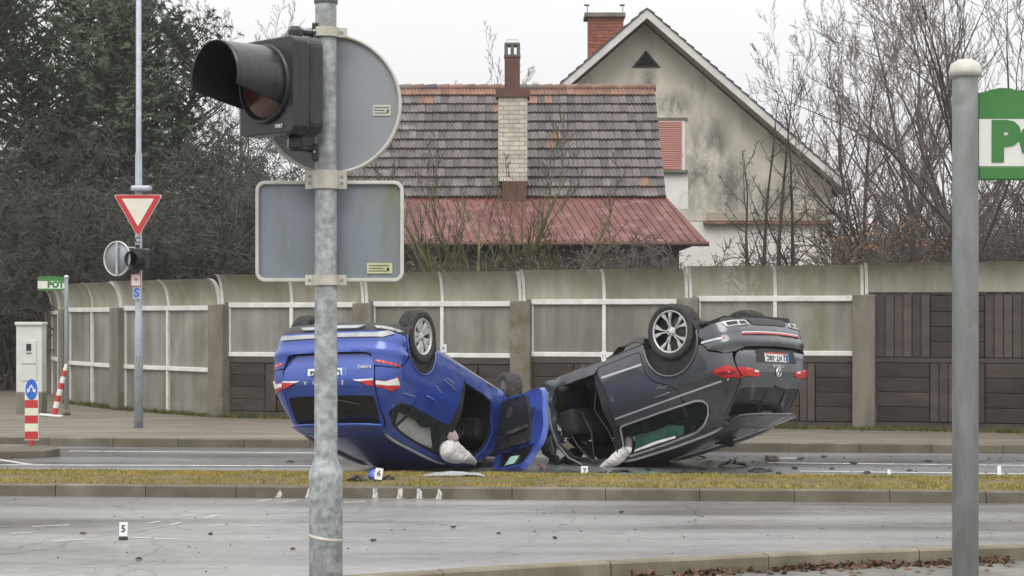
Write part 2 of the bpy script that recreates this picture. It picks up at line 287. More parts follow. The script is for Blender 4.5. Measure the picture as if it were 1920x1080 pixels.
# ------------------------------------------------------------------ mesh helpers
def tag(o, label=None, cat=None, group=None, kind=None):
    if label: o['label'] = label
    if cat: o['category'] = cat
    if group: o['group'] = group
    if kind: o['kind'] = kind
    return o
def empty(name, loc=(0, 0, 0), rz=0.0):
    o = bpy.data.objects.new(name, None); C.objects.link(o)
    o.location = loc; o.rotation_euler = (0, 0, rz); o.empty_display_size = 0.2
    return o
def link(name, me, m, parent=None):
    o = bpy.data.objects.new(name, me); C.objects.link(o)
    if m and not me.materials: me.materials.append(MATS[m])
    if parent: o.parent = parent
    return o
class MB:
    def __init__(s): s.v = []; s.f = []; s.sm = []
    def add(s, vs, fs, smooth=False):
        k = len(s.v); s.v += [tuple(p) for p in vs]
        for f in fs: s.f.append(tuple(i + k for i in f)); s.sm.append(smooth)
    def box(s, c, size, M=None, taper=1.0):
        hx, hy, hz = size[0] / 2, size[1] / 2, size[2] / 2
        vs = []
        for dz in (-1, 1):
            k = 1.0 if dz < 0 else taper
            for dx, dy in ((-1, -1), (1, -1), (1, 1), (-1, 1)):
                p = Vector((dx * hx * k, dy * hy * k, dz * hz))
                if M is not None: p = M @ p
                vs.append(p + Vector(c))
        s.add(vs, [(3, 2, 1, 0), (4, 5, 6, 7), (0, 1, 5, 4), (1, 2, 6, 5), (2, 3, 7, 6), (3, 0, 4, 7)])
    def box2(s, a, b): s.box([(a[i] + b[i]) / 2 for i in range(3)], [abs(b[i] - a[i]) for i in range(3)])
    def tube(s, pts, rad, n=8, cap=True, smooth=True):
        pts = [Vector(p) for p in pts]
        if not isinstance(rad, (list, tuple)): rad = [rad] * len(pts)
        rings = []; up = None
        for i, p in enumerate(pts):
            d = (pts[min(i + 1, len(pts) - 1)] - pts[max(i - 1, 0)])
            if d.length < 1e-9: d = Vector((0, 0, 1))
            d.normalize()
            if up is None: up = d.orthogonal().normalized()
            a = (up - d * up.dot(d))
            if a.length < 1e-6: a = d.orthogonal()
            a.normalize(); b = d.cross(a); up = a
            rings.append([p + (a * math.cos(2 * PI * k / n) + b * math.sin(2 * PI * k / n)) * rad[i] for k in range(n)])
        vs = [q for r in rings for q in r]; fs = []
        for i in range(len(pts) - 1):
            for k in range(n):
                fs.append((i * n + k, i * n + (k + 1) % n, (i + 1) * n + (k + 1) % n, (i + 1) * n + k))
        s.add(vs, fs, smooth)
        if cap:
            s.add(rings[0], [tuple(range(n))[::-1]]); s.add(rings[-1], [tuple(range(n))])
    def lathe(s, prof, n=24, M=None, smooth=True, close=False):
        # prof: (r, h) about local Z
        vs = []; fs = []
        for r, h in prof:
            for k in range(n):
                p = Vector((r * math.cos(2 * PI * k / n), r * math.sin(2 * PI * k / n), h))
                vs.append(M @ p if M is not None else p)
        m = len(prof)
        for i in range(m - 1 + (1 if close else 0)):
            j = (i + 1) % m
            for k in range(n): fs.append((i * n + k, i * n + (k + 1) % n, j * n + (k + 1) % n, j * n + k))
        s.add(vs, fs, smooth)
    def prism(s, poly, M, d):
        # polygon in local XY extruded along +Z by d, mapped by M
        n = len(poly)
        vs = [M @ Vector((p[0], p[1], 0)) for p in poly] + [M @ Vector((p[0], p[1], d)) for p in poly]
        fs = [tuple(range(n))[::-1], tuple(range(n, 2 * n))] + [(i, (i + 1) % n, n + (i + 1) % n, n + i) for i in range(n)]
        s.add(vs, fs)
    def grid(s, fn, nu, nv, smooth=True, thick=None):
        vs = [fn(i / nu, j / nv) for j in range(nv + 1) for i in range(nu + 1)]
        fs = [(j * (nu + 1) + i, j * (nu + 1) + i + 1, (j + 1) * (nu + 1) + i + 1, (j + 1) * (nu + 1) + i) for j in range(nv) for i in range(nu)]
        s.add(vs, fs, smooth)
    def mesh(s, name):
        me = bpy.data.meshes.new(name)
        me.from_pydata(s.v, [], s.f)
        me.polygons.foreach_set('use_smooth', s.sm)
        me.update()
        return me
    def fixed(s, name):
        me = s.mesh(name)
        bm = bmesh.new(); bm.from_mesh(me)
        bmesh.ops.recalc_face_normals(bm, faces=bm.faces)
        bm.to_mesh(me); bm.free()
        return me
    def build(s, name, m, parent=None, fix=True):
        return link(name, s.fixed(name) if fix else s.mesh(name), m, parent)
def part_box(name, m, parent, c, size, M=None, bevel=0.0):
    b = MB(); b.box(c, size, M); o = b.build(name, m, parent)
    if bevel > 0: bev(o, bevel)
    return o
def bev(o, w, seg=2):
    md = o.modifiers.new('bevel', 'BEVEL'); md.width = w; md.segments = seg; md.limit_method = 'ANGLE'; md.angle_limit = 0.6
    return o
def text_mesh(body, size, ext=0.001, bold=0.0, ax='CENTER', ay='CENTER', sp=1.0):
    cu = bpy.data.curves.new('lettering', 'FONT'); cu.body = body; cu.size = size; cu.extrude = ext; cu.offset = bold
    cu.align_x = ax; cu.align_y = ay; cu.space_character = sp; cu.resolution_u = 3
    o = bpy.data.objects.new('lettering', cu); C.objects.link(o)
    dg = bpy.context.evaluated_depsgraph_get()
    me = bpy.data.meshes.new_from_object(o.evaluated_get(dg))
    bpy.data.objects.remove(o); bpy.data.curves.remove(cu)
    return me
def place_text(body, size, M, m, parent, **k):
    me = text_mesh(body, size, **k); me.transform(M)
    me.materials.clear(); return link('lettering', me, m, parent)
def basis(o, x, y, z=None):
    x = Vector(x).normalized(); y = Vector(y).normalized(); z = Vector(z).normalized() if z else x.cross(y)
    M = Matrix((x, y, z)).transposed().to_4x4(); M.translation = Vector(o); return M
def rrect(w, h, r, n=5):
    out = []
    for cx, cy, a0 in ((w / 2 - r, h / 2 - r, 0), (-w / 2 + r, h / 2 - r, 90), (-w / 2 + r, -h / 2 + r, 180), (w / 2 - r, -h / 2 + r, 270)):
        for i in range(n + 1):
            a = math.radians(a0 + 90 * i / n); out.append((cx + r * math.cos(a), cy + r * math.sin(a)))
    return out
FRONT = lambda o: basis(o, (1, 0, 0), (0, 0, 1), (0, -1, 0))     # XY upright, facing the camera side

# ------------------------------------------------------------------ the setting
def sheet(name, pts, z, m, kind='structure', nx=0):
    me = bpy.data.meshes.new(name)
    me.from_pydata([(p[0], p[1], z) for p in pts], [], [tuple(range(len(pts)))]); me.update()
    o = link(name, me, m); tag(o, kind=kind); return o
sheet('ground', [(-900, -200), (900, -200), (900, 1500), (-900, 1500)], -0.03, 'ground')
IK = lambda x: 18.05 - 0.068 * x        # front face of the median kerb
IB = lambda x: 19.95 - 0.072 * x        # back edge of the median
FK = lambda x: 24.65 - 0.10 * x         # far kerb face
NK = [(-9, 6.6), (-5, 9.9), (-3, 11.2), (-1.9, 11.65), (-1, 12.04), (0.57, 12.65), (2.4, 13.2), (4.15, 13.6), (7, 14.1), (12, 14.6), (30, 15.5)]
def nk(x):
    for a, b in zip(NK, NK[1:]):
        if a[0] <= x <= b[0]: return a[1] + (b[1] - a[1]) * (x - a[0]) / (b[0] - a[0])
    return NK[0][1]
near_road = sheet('near_road', [(-40, -5), (-9, 6.6 - 8)] + NK + [(30, IK(30)), (-40, IK(-40))], 0.0, 'asphalt_near')
far_road = sheet('far_road', [(-40, IB(-40) - 0.1), (30, IB(30) - 0.1), (30, FK(30) + 0.05), (-40, FK(-40) + 0.05)], 0.0, 'asphalt_far')
nf = sheet('near_footway', [(x, y - 0.02) for x, y in NK][::-1] + [(-9, -1.4), (-9, -5), (30, -5)], 0.004, 'near_footway')
fw = MB()
fw.grid(lambda u, v: (-40 + 70 * u, FK(-40 + 70 * u) + 0.1 + v * (45 if u < 0.42 else 10), 0.128), 60, 4, False)
tag(fw.build('pavement', 'footway'), kind='structure')
# kerbs: one mortar bed with separate stones
def kerb(name, xs, fy, depth, h, m, length, gap=0.008, slant=0.02, facing=1, z0=0.0):
    bed = MB()
    n = 60
    def prof(u, v):
        x = xs[0] + (xs[1] - xs[0]) * u
        y = fy(x)
        P = [(0.035, -0.02), (0.035, h - 0.02), (depth - 0.03, h - 0.02), (depth - 0.03, -0.02)]
        q = P[min(3, int(round(v * 3)))]
        return (x, y + facing * q[0], q[1] + z0)
    bed.grid(prof, n, 3, False)
    bo = tag(bed.build(name, 'mortar'), kind='structure')
    x = xs[0]
    i = 0
    rr = random.Random(7)
    while x < xs[1]:
        x2 = min(x + length, xs[1]); y1, y2 = fy(x), fy(x2)
        d = Vector((x2 - x, y2 - y1, 0)).normalized(); nrm = Vector((-d.y, d.x, 0)) * facing
        a = Vector((x, y1, 0)) + d * gap / 2; b = Vector((x2, y2, 0)) - d * gap / 2
        e = rr.uniform(-0.004, 0.004); c = 0.014
        pr = [(0.0, -0.03), (slant * 0.6, h - c), (slant + c, h), (depth - c, h), (depth, h - c), (depth, -0.03)]
        vs = []
        for p in (a, b):
            for q in pr: vs.append(p + nrm * (q[0] + e) + Vector((0, 0, q[1] + z0 + e * 0.5)))
        k = len(pr); s = MB()
        s.add(vs, [tuple(range(k))[::-1], tuple(range(k, 2 * k))] + [(j, (j + 1) % k, k + (j + 1) % k, k + j) for j in range(k)])
        s.build('kerb_stone', m, bo)
        x = x2; i += 1
    return bo
mk = kerb('median_kerb', (-9, 9), IK, 0.15, 0.127, 'kerb', 1.0)
kerb('median_back_kerb', (-9, 9), lambda x: IB(x) - 0.13, 0.13, 0.115, 'kerb', 1.0)
kerb('far_kerb', (-13, 12), FK, 0.14, 0.132, 'kerb', 1.0)
kerb('near_kerb', (-3, 8), nk, 0.15, 0.12, 'kerb_near', 1.25, slant=0.01)
md = MB()
md.grid(lambda u, v: (-9 + 18 * u, IK(-9 + 18 * u) + 0.14 + v * (IB(-9 + 18 * u) - IK(-9 + 18 * u) - 0.26), 0.108 + 0.02 * math.sin(v * PI)), 40, 6)
tag(md.build('median', 'soil'), kind='structure')
# small traffic island at the far left
ti = MB(); ti.prism([(-13, 23.35), (-6.9, 23.1), (-6.45, 23.3), (-6.35, 23.6), (-6.5, 24.0), (-7.1, 24.3), (-13, 24.7)], Matrix.Translation((0, 0, -0.02)), 0.13)
tio = bev(tag(ti.build('traffic_island', 'kerb'), kind='structure'), 0.02)
# painted lines
def marking(pts, m='road_paint', name='lane_line', z=0.004, parent=None):
    me = bpy.data.meshes.new(name); me.from_pydata([(p[0], p[1], z) for p in pts], [], [tuple(range(len(pts)))]); me.update()
    return link(name, me, m, parent)
def gline(p0, p1, w, parent, m='road_paint', name='lane_line', z=0.004):
    # endpoints in photograph pixels on the ground
    a = at(p0[0], p0[1], CAM_Z * F / (p0[1] - HOR)); b = at(p1[0], p1[1], CAM_Z * F / (p1[1] - HOR))
    d = (b - a); d.z = 0; d.normalize(); nn = Vector((-d.y, d.x, 0)) * w / 2
    return marking([a - nn, b - nn, b + nn, a + nn], m, name, z, parent)
gline((-60, 872), (600, 874), 0.12, far_road)
gline((-60, 853), (60, 872), 0.10, far_road)
gline((130, 846), (620, 850), 0.10, far_road)
gline((1440, 868), (2000, 874), 0.10, far_road)
gline((1440, 859), (1500, 859.6), 0.14, far_road)
gline((1500, 884), (2000, 890), 0.12, far_road)
# chalk and spray marks of the accident survey
for p0, p1 in (((277, 982), (300, 978)), ((318, 985), (342, 980)), ((342, 969), (366, 965)), ((384, 972), (412, 966)), ((484, 941), (508, 937)), ((532, 942), (556, 939)),
               ((646, 943), (684, 941)), ((240, 1008), (285, 1010)), ((60, 988), (130, 985)), ((100, 1016), (170, 1011)), ((290, 1011), (345, 1012)), ((390, 986), (420, 985)), ((460, 987), (490, 986.5)), ((20, 1001), (60, 999))):
    gline(p0, p1, 0.035, near_road, 'spray', 'chalk_mark', 0.005)
def kerb_spray(px, lean=0.0, w=0.07):
    w *= 0.75; y = 18.2; x = xat(px, y); y = IK(x)
    s = MB(); n = 6
    s.grid(lambda u, v: (x + (u - 0.5) * w * (1.15 - 0.25 * v) + lean * v, y - 0.006 + 0.012 * v + 0.002 * v, 0.004 + 0.108 * v), 2, 6, False)
    s.build('spray_mark', 'spray', mk)
for px, ln in ((520, 0.06), (577, 0.03), (704, 0), (750, 0.01), (787, 0), (823, 0.02)): kerb_spray(px, ln)
gline((704, 935.5), (760, 936), 0.03, near_road, 'spray', 'chalk_mark', 0.005)
gline((775, 936.2), (828, 936.6), 0.03, near_road, 'spray', 'chalk_mark', 0.005)

# grass on the median (uncountable)
rg = random.Random(3)
def blades(name, m, n, pos, hh, wd=0.006):
    vs = []; fs = []
    for i in range(n):
        x, y, z = pos(rg); h = rg.uniform(0.35, 1.0) * hh * (1.0 + 0.7 * noise.noise(Vector((x * 2.5, y * 3.5, 7)))); a = rg.uniform(0, 2 * PI); lx, ly = rg.gauss(0, 0.5) * h, rg.gauss(0, 0.5) * h
        dx, dy = math.cos(a) * wd, math.sin(a) * wd
        k = len(vs); vs += [(x - dx, y - dy, z), (x + dx, y + dy, z), (x + lx, y + ly, z + h)]; fs.append((k, k + 1, k + 2))
    me = bpy.data.meshes.new(name); me.from_pydata(vs, [], fs); me.update()
    return tag(link(name, me, m), kind='stuff')
def med_pos(r):
    while True:
        x = r.uniform(-7.5, 7.5); v = r.random() ** 0.8
        y = IK(x) + 0.15 + (IB(x) - IK(x) - 0.29) * v
        q = noise.noise(Vector((x * 1.3, y * 2.2, 0))) + 0.6 * noise.noise(Vector((x * 5, y * 6, 4)))
        torn = 0.75 if -1.9 < x < -1.1 and v < 0.75 else 0.35 if -1.1 < x < 1.5 and v > 0.6 else 0.0
        if q > -0.42 + torn * 0.7 or r.random() < 0.12:
            ext = r.uniform(0, 0.02) if v < 0.06 else 0
            return x, y - ext, 0.108
blades('grass', 'grass', 70000, med_pos, 0.046)
tag(bpy.data.objects['grass'], 'short yellowing winter grass on the median strip', 'grass')
# ------------------------------------------------------------------ noise barrier
BASE = 0.10
def fence_pt(px): 
    u = (px - 960) / F; Y = 29.0 / (1 + 0.3 * u); return Vector((u * Y, Y, 0))
def pY(px, Y): return Vector((xat(px, Y), Y, 0))
POSTS = [(pY(72, 50), 0), (pY(84, 44.5), 0), (pY(99, 39.5), 0), (pY(128, 35.5), 128), (pY(228, 33.0), 228), (fence_pt(415), 415), (fence_pt(685), 685), (fence_pt(980), 980), (fence_pt(1292), 1292), (fence_pt(1621), 1621), (fence_pt(1975), 1975), (fence_pt(2350), 2350)]
# canopy top, top rail, low rail rows (photograph rows at the bay's middle), layout
BAYS = [(553, 590, 0, 'far'), (548, 587, 0, 'far'), (541, 584, 0, 'far'), (531, 581, 0, 'glass'), (525, 578, 0, 'glass'), (514, 572, 665, 'mix'), (510, 570, 666, 'mix'), (505, 566, 665, 'mix'), (498, 560, 662, 'mix'), (491, 552, 0, 'wood'), (484, 546, 0, 'wood')]
nb = empty('noise_barrier', (0, 29, BASE))
tag(nb, 'long noise barrier of dirty translucent panes, concrete posts and dark timber boards behind the pavement', 'noise barrier')
def local(o): o.matrix_parent_inverse = Matrix.Translation((0, -29, -BASE)); return o
OVER = 0.26
def slab(name, m, A, d, s0, s1, z0, z1, off, th, n, bevel=0.0, tilt=0.0):
    # box along the fence direction d from s0..s1, between heights, offset along n
    b = MB(); c = A + d * ((s0 + s1) / 2) + n * off; c.z = (z0 + z1) / 2
    M = Matrix((d, n, Vector((0, 0, 1)))).transposed()
    if tilt: M = M @ Matrix.Rotation(tilt, 3, 'X')
    b.box(c, (s1 - s0, th, z1 - z0), M)
    o = local(b.build(name, m, nb))
    if bevel: bev(o, bevel, 1)
    return o
def canopy_profile(t): return (OVER * (1 - math.cos(t * PI / 2)), math.sin(t * PI / 2))
rw = random.Random(11)
for i, (bay, (A, _), (B, _)) in enumerate(zip(BAYS, POSTS, POSTS[1:])):
    ct, rt, lr, kind = bay
    L = (B - A).length; d = (B - A).normalized(); n = Vector((d.y, -d.x, 0))
    if n.y > 0: n = -n
    mid = (A + B) / 2; Ym = mid.y
    zr = zat(rt, Ym); zc = zat(ct, Ym - OVER * 0.8); pw = 0.19
    if kind == 'far': zr = 2.02; zc = 2.62
    s0, s1 = pw, L - pw
    # canopy panes and ribs
    halves = ((0.03, L / 2 - 0.02), (L / 2 + 0.02, L - 0.03))
    for a, b in halves:
        g = MB()
        def fn(u, v, th=0.0):
            o, h = canopy_profile(v); p = A + d * (a + (b - a) * u) + n * (o + th); p.z = zr + 0.04 + (zc - zr - 0.04) * h; return p
        g.grid(fn, 1, 7); g.grid(lambda u, v: fn(u, v, 0.012), 1, 7)
        local(g.build('canopy_pane', 'pane_top', nb, fix=False))
    for sx in (0.0, L / 2, L):
        rb = MB()
        pts = []
        for k in range(8):
            o, h = canopy_profile(k / 7); p = A + d * (sx + (0.035 if sx == 0 else -0.035 if sx == L else 0)) + n * (o + 0.012); p.z = zr + (zc - zr) * h + 0.005; pts.append(p)
        w = Vector(d) * 0.026
        vs = []
        for p in pts: vs += [p - w + n * 0.02, p + w + n * 0.02, p + w - n * 0.045, p - w - n * 0.045]
        fs = [(k * 4 + j, k * 4 + (j + 1) % 4, k * 4 + 4 + (j + 1) % 4, k * 4 + 4 + j) for k in range(7) for j in range(4)] + [(0, 1, 2, 3), (28, 29, 30, 31)]
        rb.add(vs, fs); local(rb.build('canopy_rib', 'rail', nb))
    if kind in ('glass', 'mix', 'far'):
        slab('rail', 'rail', A, d, s0 - 0.02, s1 + 0.02, zr - 0.045, zr + 0.045, 0.03, 0.07, n, 0.008)
        if kind == 'mix':
            zl = zat(lr, Ym); rows = [(zl, zr)]
        else:
            zm = zat(684, 34.0); zl = zat(774, 34.0); rows = [(zm, zr), (zl, zm)]
            slab('rail', 'rail', A, d, s0 - 0.02, s1 + 0.02, zm - 0.04, zm + 0.04, 0.03, 0.07, n, 0.008)
            slab('plinth', 'concrete', A, d, s0 - 0.02, s1 + 0.02, BASE - 0.1, zl - 0.05, 0.0, 0.12, n)
        slab('rail', 'rail', A, d, s0 - 0.02, s1 + 0.02, zl - 0.04, zl + 0.04, 0.03, 0.07, n, 0.008)
        for z0, z1 in rows:
            for a, b in ((s0, L / 2 - 0.02), (L / 2 + 0.02, s1)):
                slab('pane', 'pane', A, d, a, b, z0 + 0.03, z1 - 0.035, 0.0, 0.015, n)
            slab('mullion', 'rail', A, d, L / 2 - 0.03, L / 2 + 0.03, z0 + 0.042, z1 - 0.047, 0.03, 0.06, n)
            slab('mullion', 'rail', A, d, s0 - 0.015, s0 + 0.015, z0 + 0.042, z1 - 0.047, 0.02, 0.05, n)
    def hboards(a, b, z0, z1, k):
        for j in range(k):
            zz = z0 + (z1 - z0) * j / k
            slab('plank', 'timber', A, d, a + 0.012, b - 0.012, zz + 0.006, zz + (z1 - z0) / k - 0.006, 0.03 + rw.uniform(-0.006, 0.006), 0.028, n, tilt=-0.22)
    def vboards(a, b, z0, z1, k):
        for j in range(k):
            aa = a + (b - a) * j / k
            slab('plank', 'timber', A, d, aa + 0.006, aa + (b - a) / k - 0.006, z0 + 0.006, z1 - 0.006, 0.03 + (0.025 if j % 2 else 0.0), 0.026, n)
    if kind == 'mix':
        zt = zl - 0.045
        slab('backing', 'tarred', A, d, s0, s1, BASE - 0.05, zt, -0.03, 0.05, n)
        w = (s1 - s0); seq = [('h', 0.29), ('v', 0.09), ('h', 0.29), ('v', 0.09), ('h', 0.24)] if i % 2 else [('h', 0.24), ('v', 0.10), ('h', 0.32), ('v', 0.10), ('h', 0.24)]
        a = s0
        slab('plank', 'timber', A, d, s0, s1, zt - 0.10, zt, 0.035, 0.04, n)
        slab('plank', 'timber', A, d, s0, s1, BASE - 0.04, BASE + 0.13, 0.03, 0.04, n)
        for t, f in seq:
            b = a + w * f
            if t == 'h': hboards(a, b, BASE + 0.14, zt - 0.11, 4)
            else: vboards(a, b, BASE + 0.14, zt - 0.11, 2)
            a = b
    if kind == 'wood':
        slab('backing', 'tarred', A, d, s0, s1, BASE - 0.05, zr, -0.03, 0.05, n)
        zh = BASE + (zr - BASE) * 0.535; a = s0; w = (s1 - s0) / 3
        for j in range(3):
            b = a + w
            if j % 2 == 0: vboards(a, b, zh + 0.02, zr, 6); hboards(a, b, BASE + 0.16, zh - 0.07, 4)
            else: hboards(a, b, zh + 0.02, zr - 0.03, 4); vboards(a, b, BASE + 0.16, zh - 0.07, 6)
            a = b
        slab('plank', 'timber', A, d, s0, s1, zh - 0.065, zh + 0.012, 0.045, 0.035, n)
        slab('plank', 'timber', A, d, s0, s1, BASE - 0.04, BASE + 0.15, 0.03, 0.04, n)
    # concrete post at A
    zp = zr + (0.02 if kind != 'wood' else 0.0)
    if i > 0:
        pd = (POSTS[i + 1][0] - POSTS[i - 1][0]).normalized(); pn = Vector((pd.y, -pd.x, 0))
        if pn.y > 0: pn = -pn
        b = MB(); c = A + pn * 0.03; c.z = (zp + BASE - 0.15) / 2
        b.box(c, (0.36, 0.30, zp - BASE + 0.15), Matrix((pd, pn, Vector((0, 0, 1)))).transposed())
        bev(local(b.build('post', 'concrete', nb)), 0.015, 1)
def fence_foot(r):
    k = r.randrange(3, 10); A, B = POSTS[k][0], POSTS[k + 1][0]; t = r.random(); p = A + (B - A) * t
    return p.x + r.gauss(0, 0.03), p.y - 0.12 - abs(r.gauss(0, 0.16)), 0.125
blades('moss', 'moss', 9000, fence_foot, 0.10, 0.009); tag(bpy.data.objects['moss'], 'mossy weeds along the foot of the noise barrier', 'weeds')

# ------------------------------------------------------------------ near signal post, its two sign backs and the signal head
PX, PYD = xat(611, 7.19), 7.19
sp = empty('signal_post', (PX, PYD, 0)); tag(sp, 'tall mottled galvanised post carrying the signal head and two sign backs', 'post')
b = MB(); b.lathe([(0.0, -0.02), (0.0715, -0.02), (0.0715, 1.285), (0.0725, 1.318), (0.066, 1.335), (0.052, 1.375), (0.0505, 1.39)], 40); b.build('base_section', 'galv', sp)
b = MB(); b.lathe([(0.0495, 1.385), (0.0455, 3.335)], 36); b.build('shaft', 'galv', sp)
b = MB(); b.lathe([(0.0, 3.40), (0.050, 3.40), (0.052, 3.345), (0.050, 3.325), (0.0455, 3.325)], 32); b.build('collar', 'galv_streak', sp)
b = MB(); b.lathe([(0.0735, 1.035), (0.0765, 1.04), (0.0765, 1.046), (0.0735, 1.05)], 40, Matrix.Translation((0, 0, 1.04)) @ Matrix.Rotation(math.radians(9), 4, 'Y') @ Matrix.Translation((0, 0, -1.04))); b.build('cable_tie', 'clamp', sp)
b = MB()
b.grid(lambda u, v: (0.0728 * math.sin(-0.75 + 0.62 * u), -0.0728 * math.cos(-0.75 + 0.62 * u), 0.45 + 0.55 * v), 8, 1); b.build('hatch', 'galv_streak', sp)
# round sign seen from behind
zc = zat(196, 7.27)
rs = empty('round_sign', (xat(621.5, 7.27), 7.27, zc)); tag(rs, 'grey back of a large round road sign with a small pale sticker', 'road sign')
b = MB(); b.lathe([(0, 0), (0.292, 0)], 64, Matrix.Rotation(PI / 2, 4, 'X')); b.lathe([(0, -0.012), (0.292, -0.012)], 64, Matrix.Rotation(PI / 2, 4, 'X')); b.build('panel', 'sign_back', rs)
b = MB(); b.lathe([(0.290, -0.016), (0.304, -0.016), (0.304, 0.018), (0.296, 0.020), (0.290, 0.016)], 72, Matrix.Rotation(PI / 2, 4, 'X'), close=True); b.build('rim', 'sign_rim', rs)
def sticker(parent, cx, cz, w, h, m):
    k = part_box('sticker', m, parent, (cx, -0.003, cz), (w, 0.002, h))
    mk_ = MB()
    for j in range(3):
        ww = w * (0.8, 0.55, 0.7)[j]; mk_.box((cx - (w * 0.85 - ww) / 2, -0.0045, cz + h * (0.25 - 0.25 * j)), (ww, 0.001, h * 0.07))
    mk_.box((cx + w * 0.33, -0.0046, cz - h * 0.1), (w * 0.10, 0.001, h * 0.3))
    mk_.build('print', 'ink', k)
sticker(rs, (716 - 621.5) * 7.27 / F, zat(207, 7.27) - zc, 0.078, 0.047, 'sticker')
# rectangular sign seen from behind
zc2 = zat(434, 7.27)
qs = empty('supplementary_sign', (xat(618.5, 7.27), 7.27, zc2)); tag(qs, 'grey back of a rectangular sign with algae stains below the round sign', 'road sign')
b = MB(); b.prism(rrect(0.615, 0.41, 0.03), FRONT((0, 0.010, 0)), 0.008); b.build('panel', 'sign_back_dirty', qs)
def ringprism(mb, outer, inner, M, d):
    n = len(outer); V = []
    for z in (0, d):
        V += [M @ Vector((p[0], p[1], z)) for p in outer] + [M @ Vector((p[0], p[1], z)) for p in inner]
    fs = []
    for i in range(n):
        j = (i + 1) % n
        fs += [(i, j, n + j, n + i), (2 * n + i, 2 * n + j, 3 * n + j, 3 * n + i), (i, j, 2 * n + j, 2 * n + i), (n + i, n + j, 3 * n + j, 3 * n + i)]
    mb.add(V, fs)
b = MB(); ringprism(b, rrect(0.640, 0.436, 0.042, 8), rrect(0.610, 0.406, 0.028, 8), FRONT((0, 0.016, 0)), 0.034); bev(b.build('rim', 'sign_rim', qs), 0.003)
sticker(qs, (712 - 618.5) * 7.27 / F, zat(503, 7.27) - zc2, 0.11, 0.046, 'sticker_yellow')
def bracket(py, tall):
    z = zat(py, 7.18); k = empty('c', (0, 0, 0)); bpy.data.objects.remove(k)
    b = MB()
    pts = [(0.0535 * math.sin(a), -0.0535 * math.cos(a)) for a in [math.radians(x) for x in range(-90, 91, 15)]]
    out = [(-0.083, 0.012), (-0.083, -0.004), (-0.057, -0.006)] + pts + [(0.057, -0.006), (0.083, -0.004), (0.083, 0.012)]
    inn = [(-0.083, 0.020), (0.083, 0.020)]
    vs = [(p[0], p[1], z - tall / 2) for p in out] + [(p[0], p[1], z + tall / 2) for p in out]
    n = len(out)
    b.add(vs, [(i, i + 1, n + i + 1, n + i) for i in range(n - 1)], False)
    o = b.build('clamp', 'clamp', sp, fix=False)
    md_ = o.modifiers.new('s', 'SOLIDIFY'); md_.thickness = 0.006; md_.offset = 1
    for sx_ in (-0.069, 0.069):
        for dz in ((-0.014, 0.014) if tall > 0.06 else (0,)):
            bb = MB(); bb.lathe([(0, 0), (0.007, 0), (0.007, 0.008), (0, 0.008)], 6, Matrix.Translation((sx_, -0.006, z + dz)) @ Matrix.Rotation(PI / 2, 4, 'X'), smooth=False); bb.build('bolt', 'galv_streak', o)
bracket(61, 0.040); bracket(337, 0.078); bracket(525, 0.044)
# signal head
TH = math.radians(43)
nrm = Vector((-math.sin(TH), -math.cos(TH), 0)); rgt = Vector((math.cos(TH), -math.sin(TH), 0))     # rgt: picture right across the face
lc = at(497, 158, 7.02)
sh = empty('traffic_light', lc); tag(sh, 'black single-lamp traffic light with a long visor and unlit amber lens', 'traffic light')
MS = basis((0, 0, 0), rgt, (0, 0, 1), nrm)                # local x right, y up, z out of the lens
b = MB(); b.prism(rrect(0.355, 0.40, 0.03), MS @ Matrix.Translation((0.008, -0.012, -0.085)), 0.085); bev(b.build('housing', 'sig_black', sh), 0.006)
b = MB(); b.prism(rrect(0.26, 0.415, 0.05), MS @ Matrix.Translation((0.05, -0.008, -0.175)), 0.09); bev(b.build('rear_cover', 'sig_black', sh), 0.02, 3)
b = MB(); b.lathe([(0.166, 0.0), (0.166, 0.018), (0.150, 0.018), (0.150, 0.0)], 48, MS); b.build('lens_ring', 'sig_black', sh)
b = MB(); b.lathe([(0.0, 0.030), (0.05, 0.028), (0.10, 0.021), (0.135, 0.010), (0.150, 0.0)], 48, MS); b.build('lens', 'lens', sh)
def visor(off, name, m):
    b = MB(); NA = 64
    L = lambda phi: 0.25
    def fn(u, v):
        lim = math.radians(128 - 24 * v + 0 * u); phi = lim * (2 * u - 1); r = 0.157 + off - 0.004 * v
        p = Vector((r * math.sin(phi), r * math.cos(phi), 0.012 + L(phi) * v)); return MS @ p
    b.grid(fn, NA, 8); return b
b = visor(0.0, 'visor', None); vz = b.build('visor', 'sig_black', sh, fix=False)
md_ = vz.modifiers.new('s', 'SOLIDIFY'); md_.thickness = 0.004; md_.offset = 0
b = visor(-0.0045, 'v', None); b.build('visor_lining', 'sig_inside', sh, fix=False)
place_text('SART', 0.021, MS @ Matrix.Translation((0.095, -0.182, 0.004)) @ Matrix.Rotation(-0.03, 4, 'Z'), 'white_paint', sh, ext=0.0008, bold=0.0008)
pole_l = Vector((PX, PYD, 0)) - lc
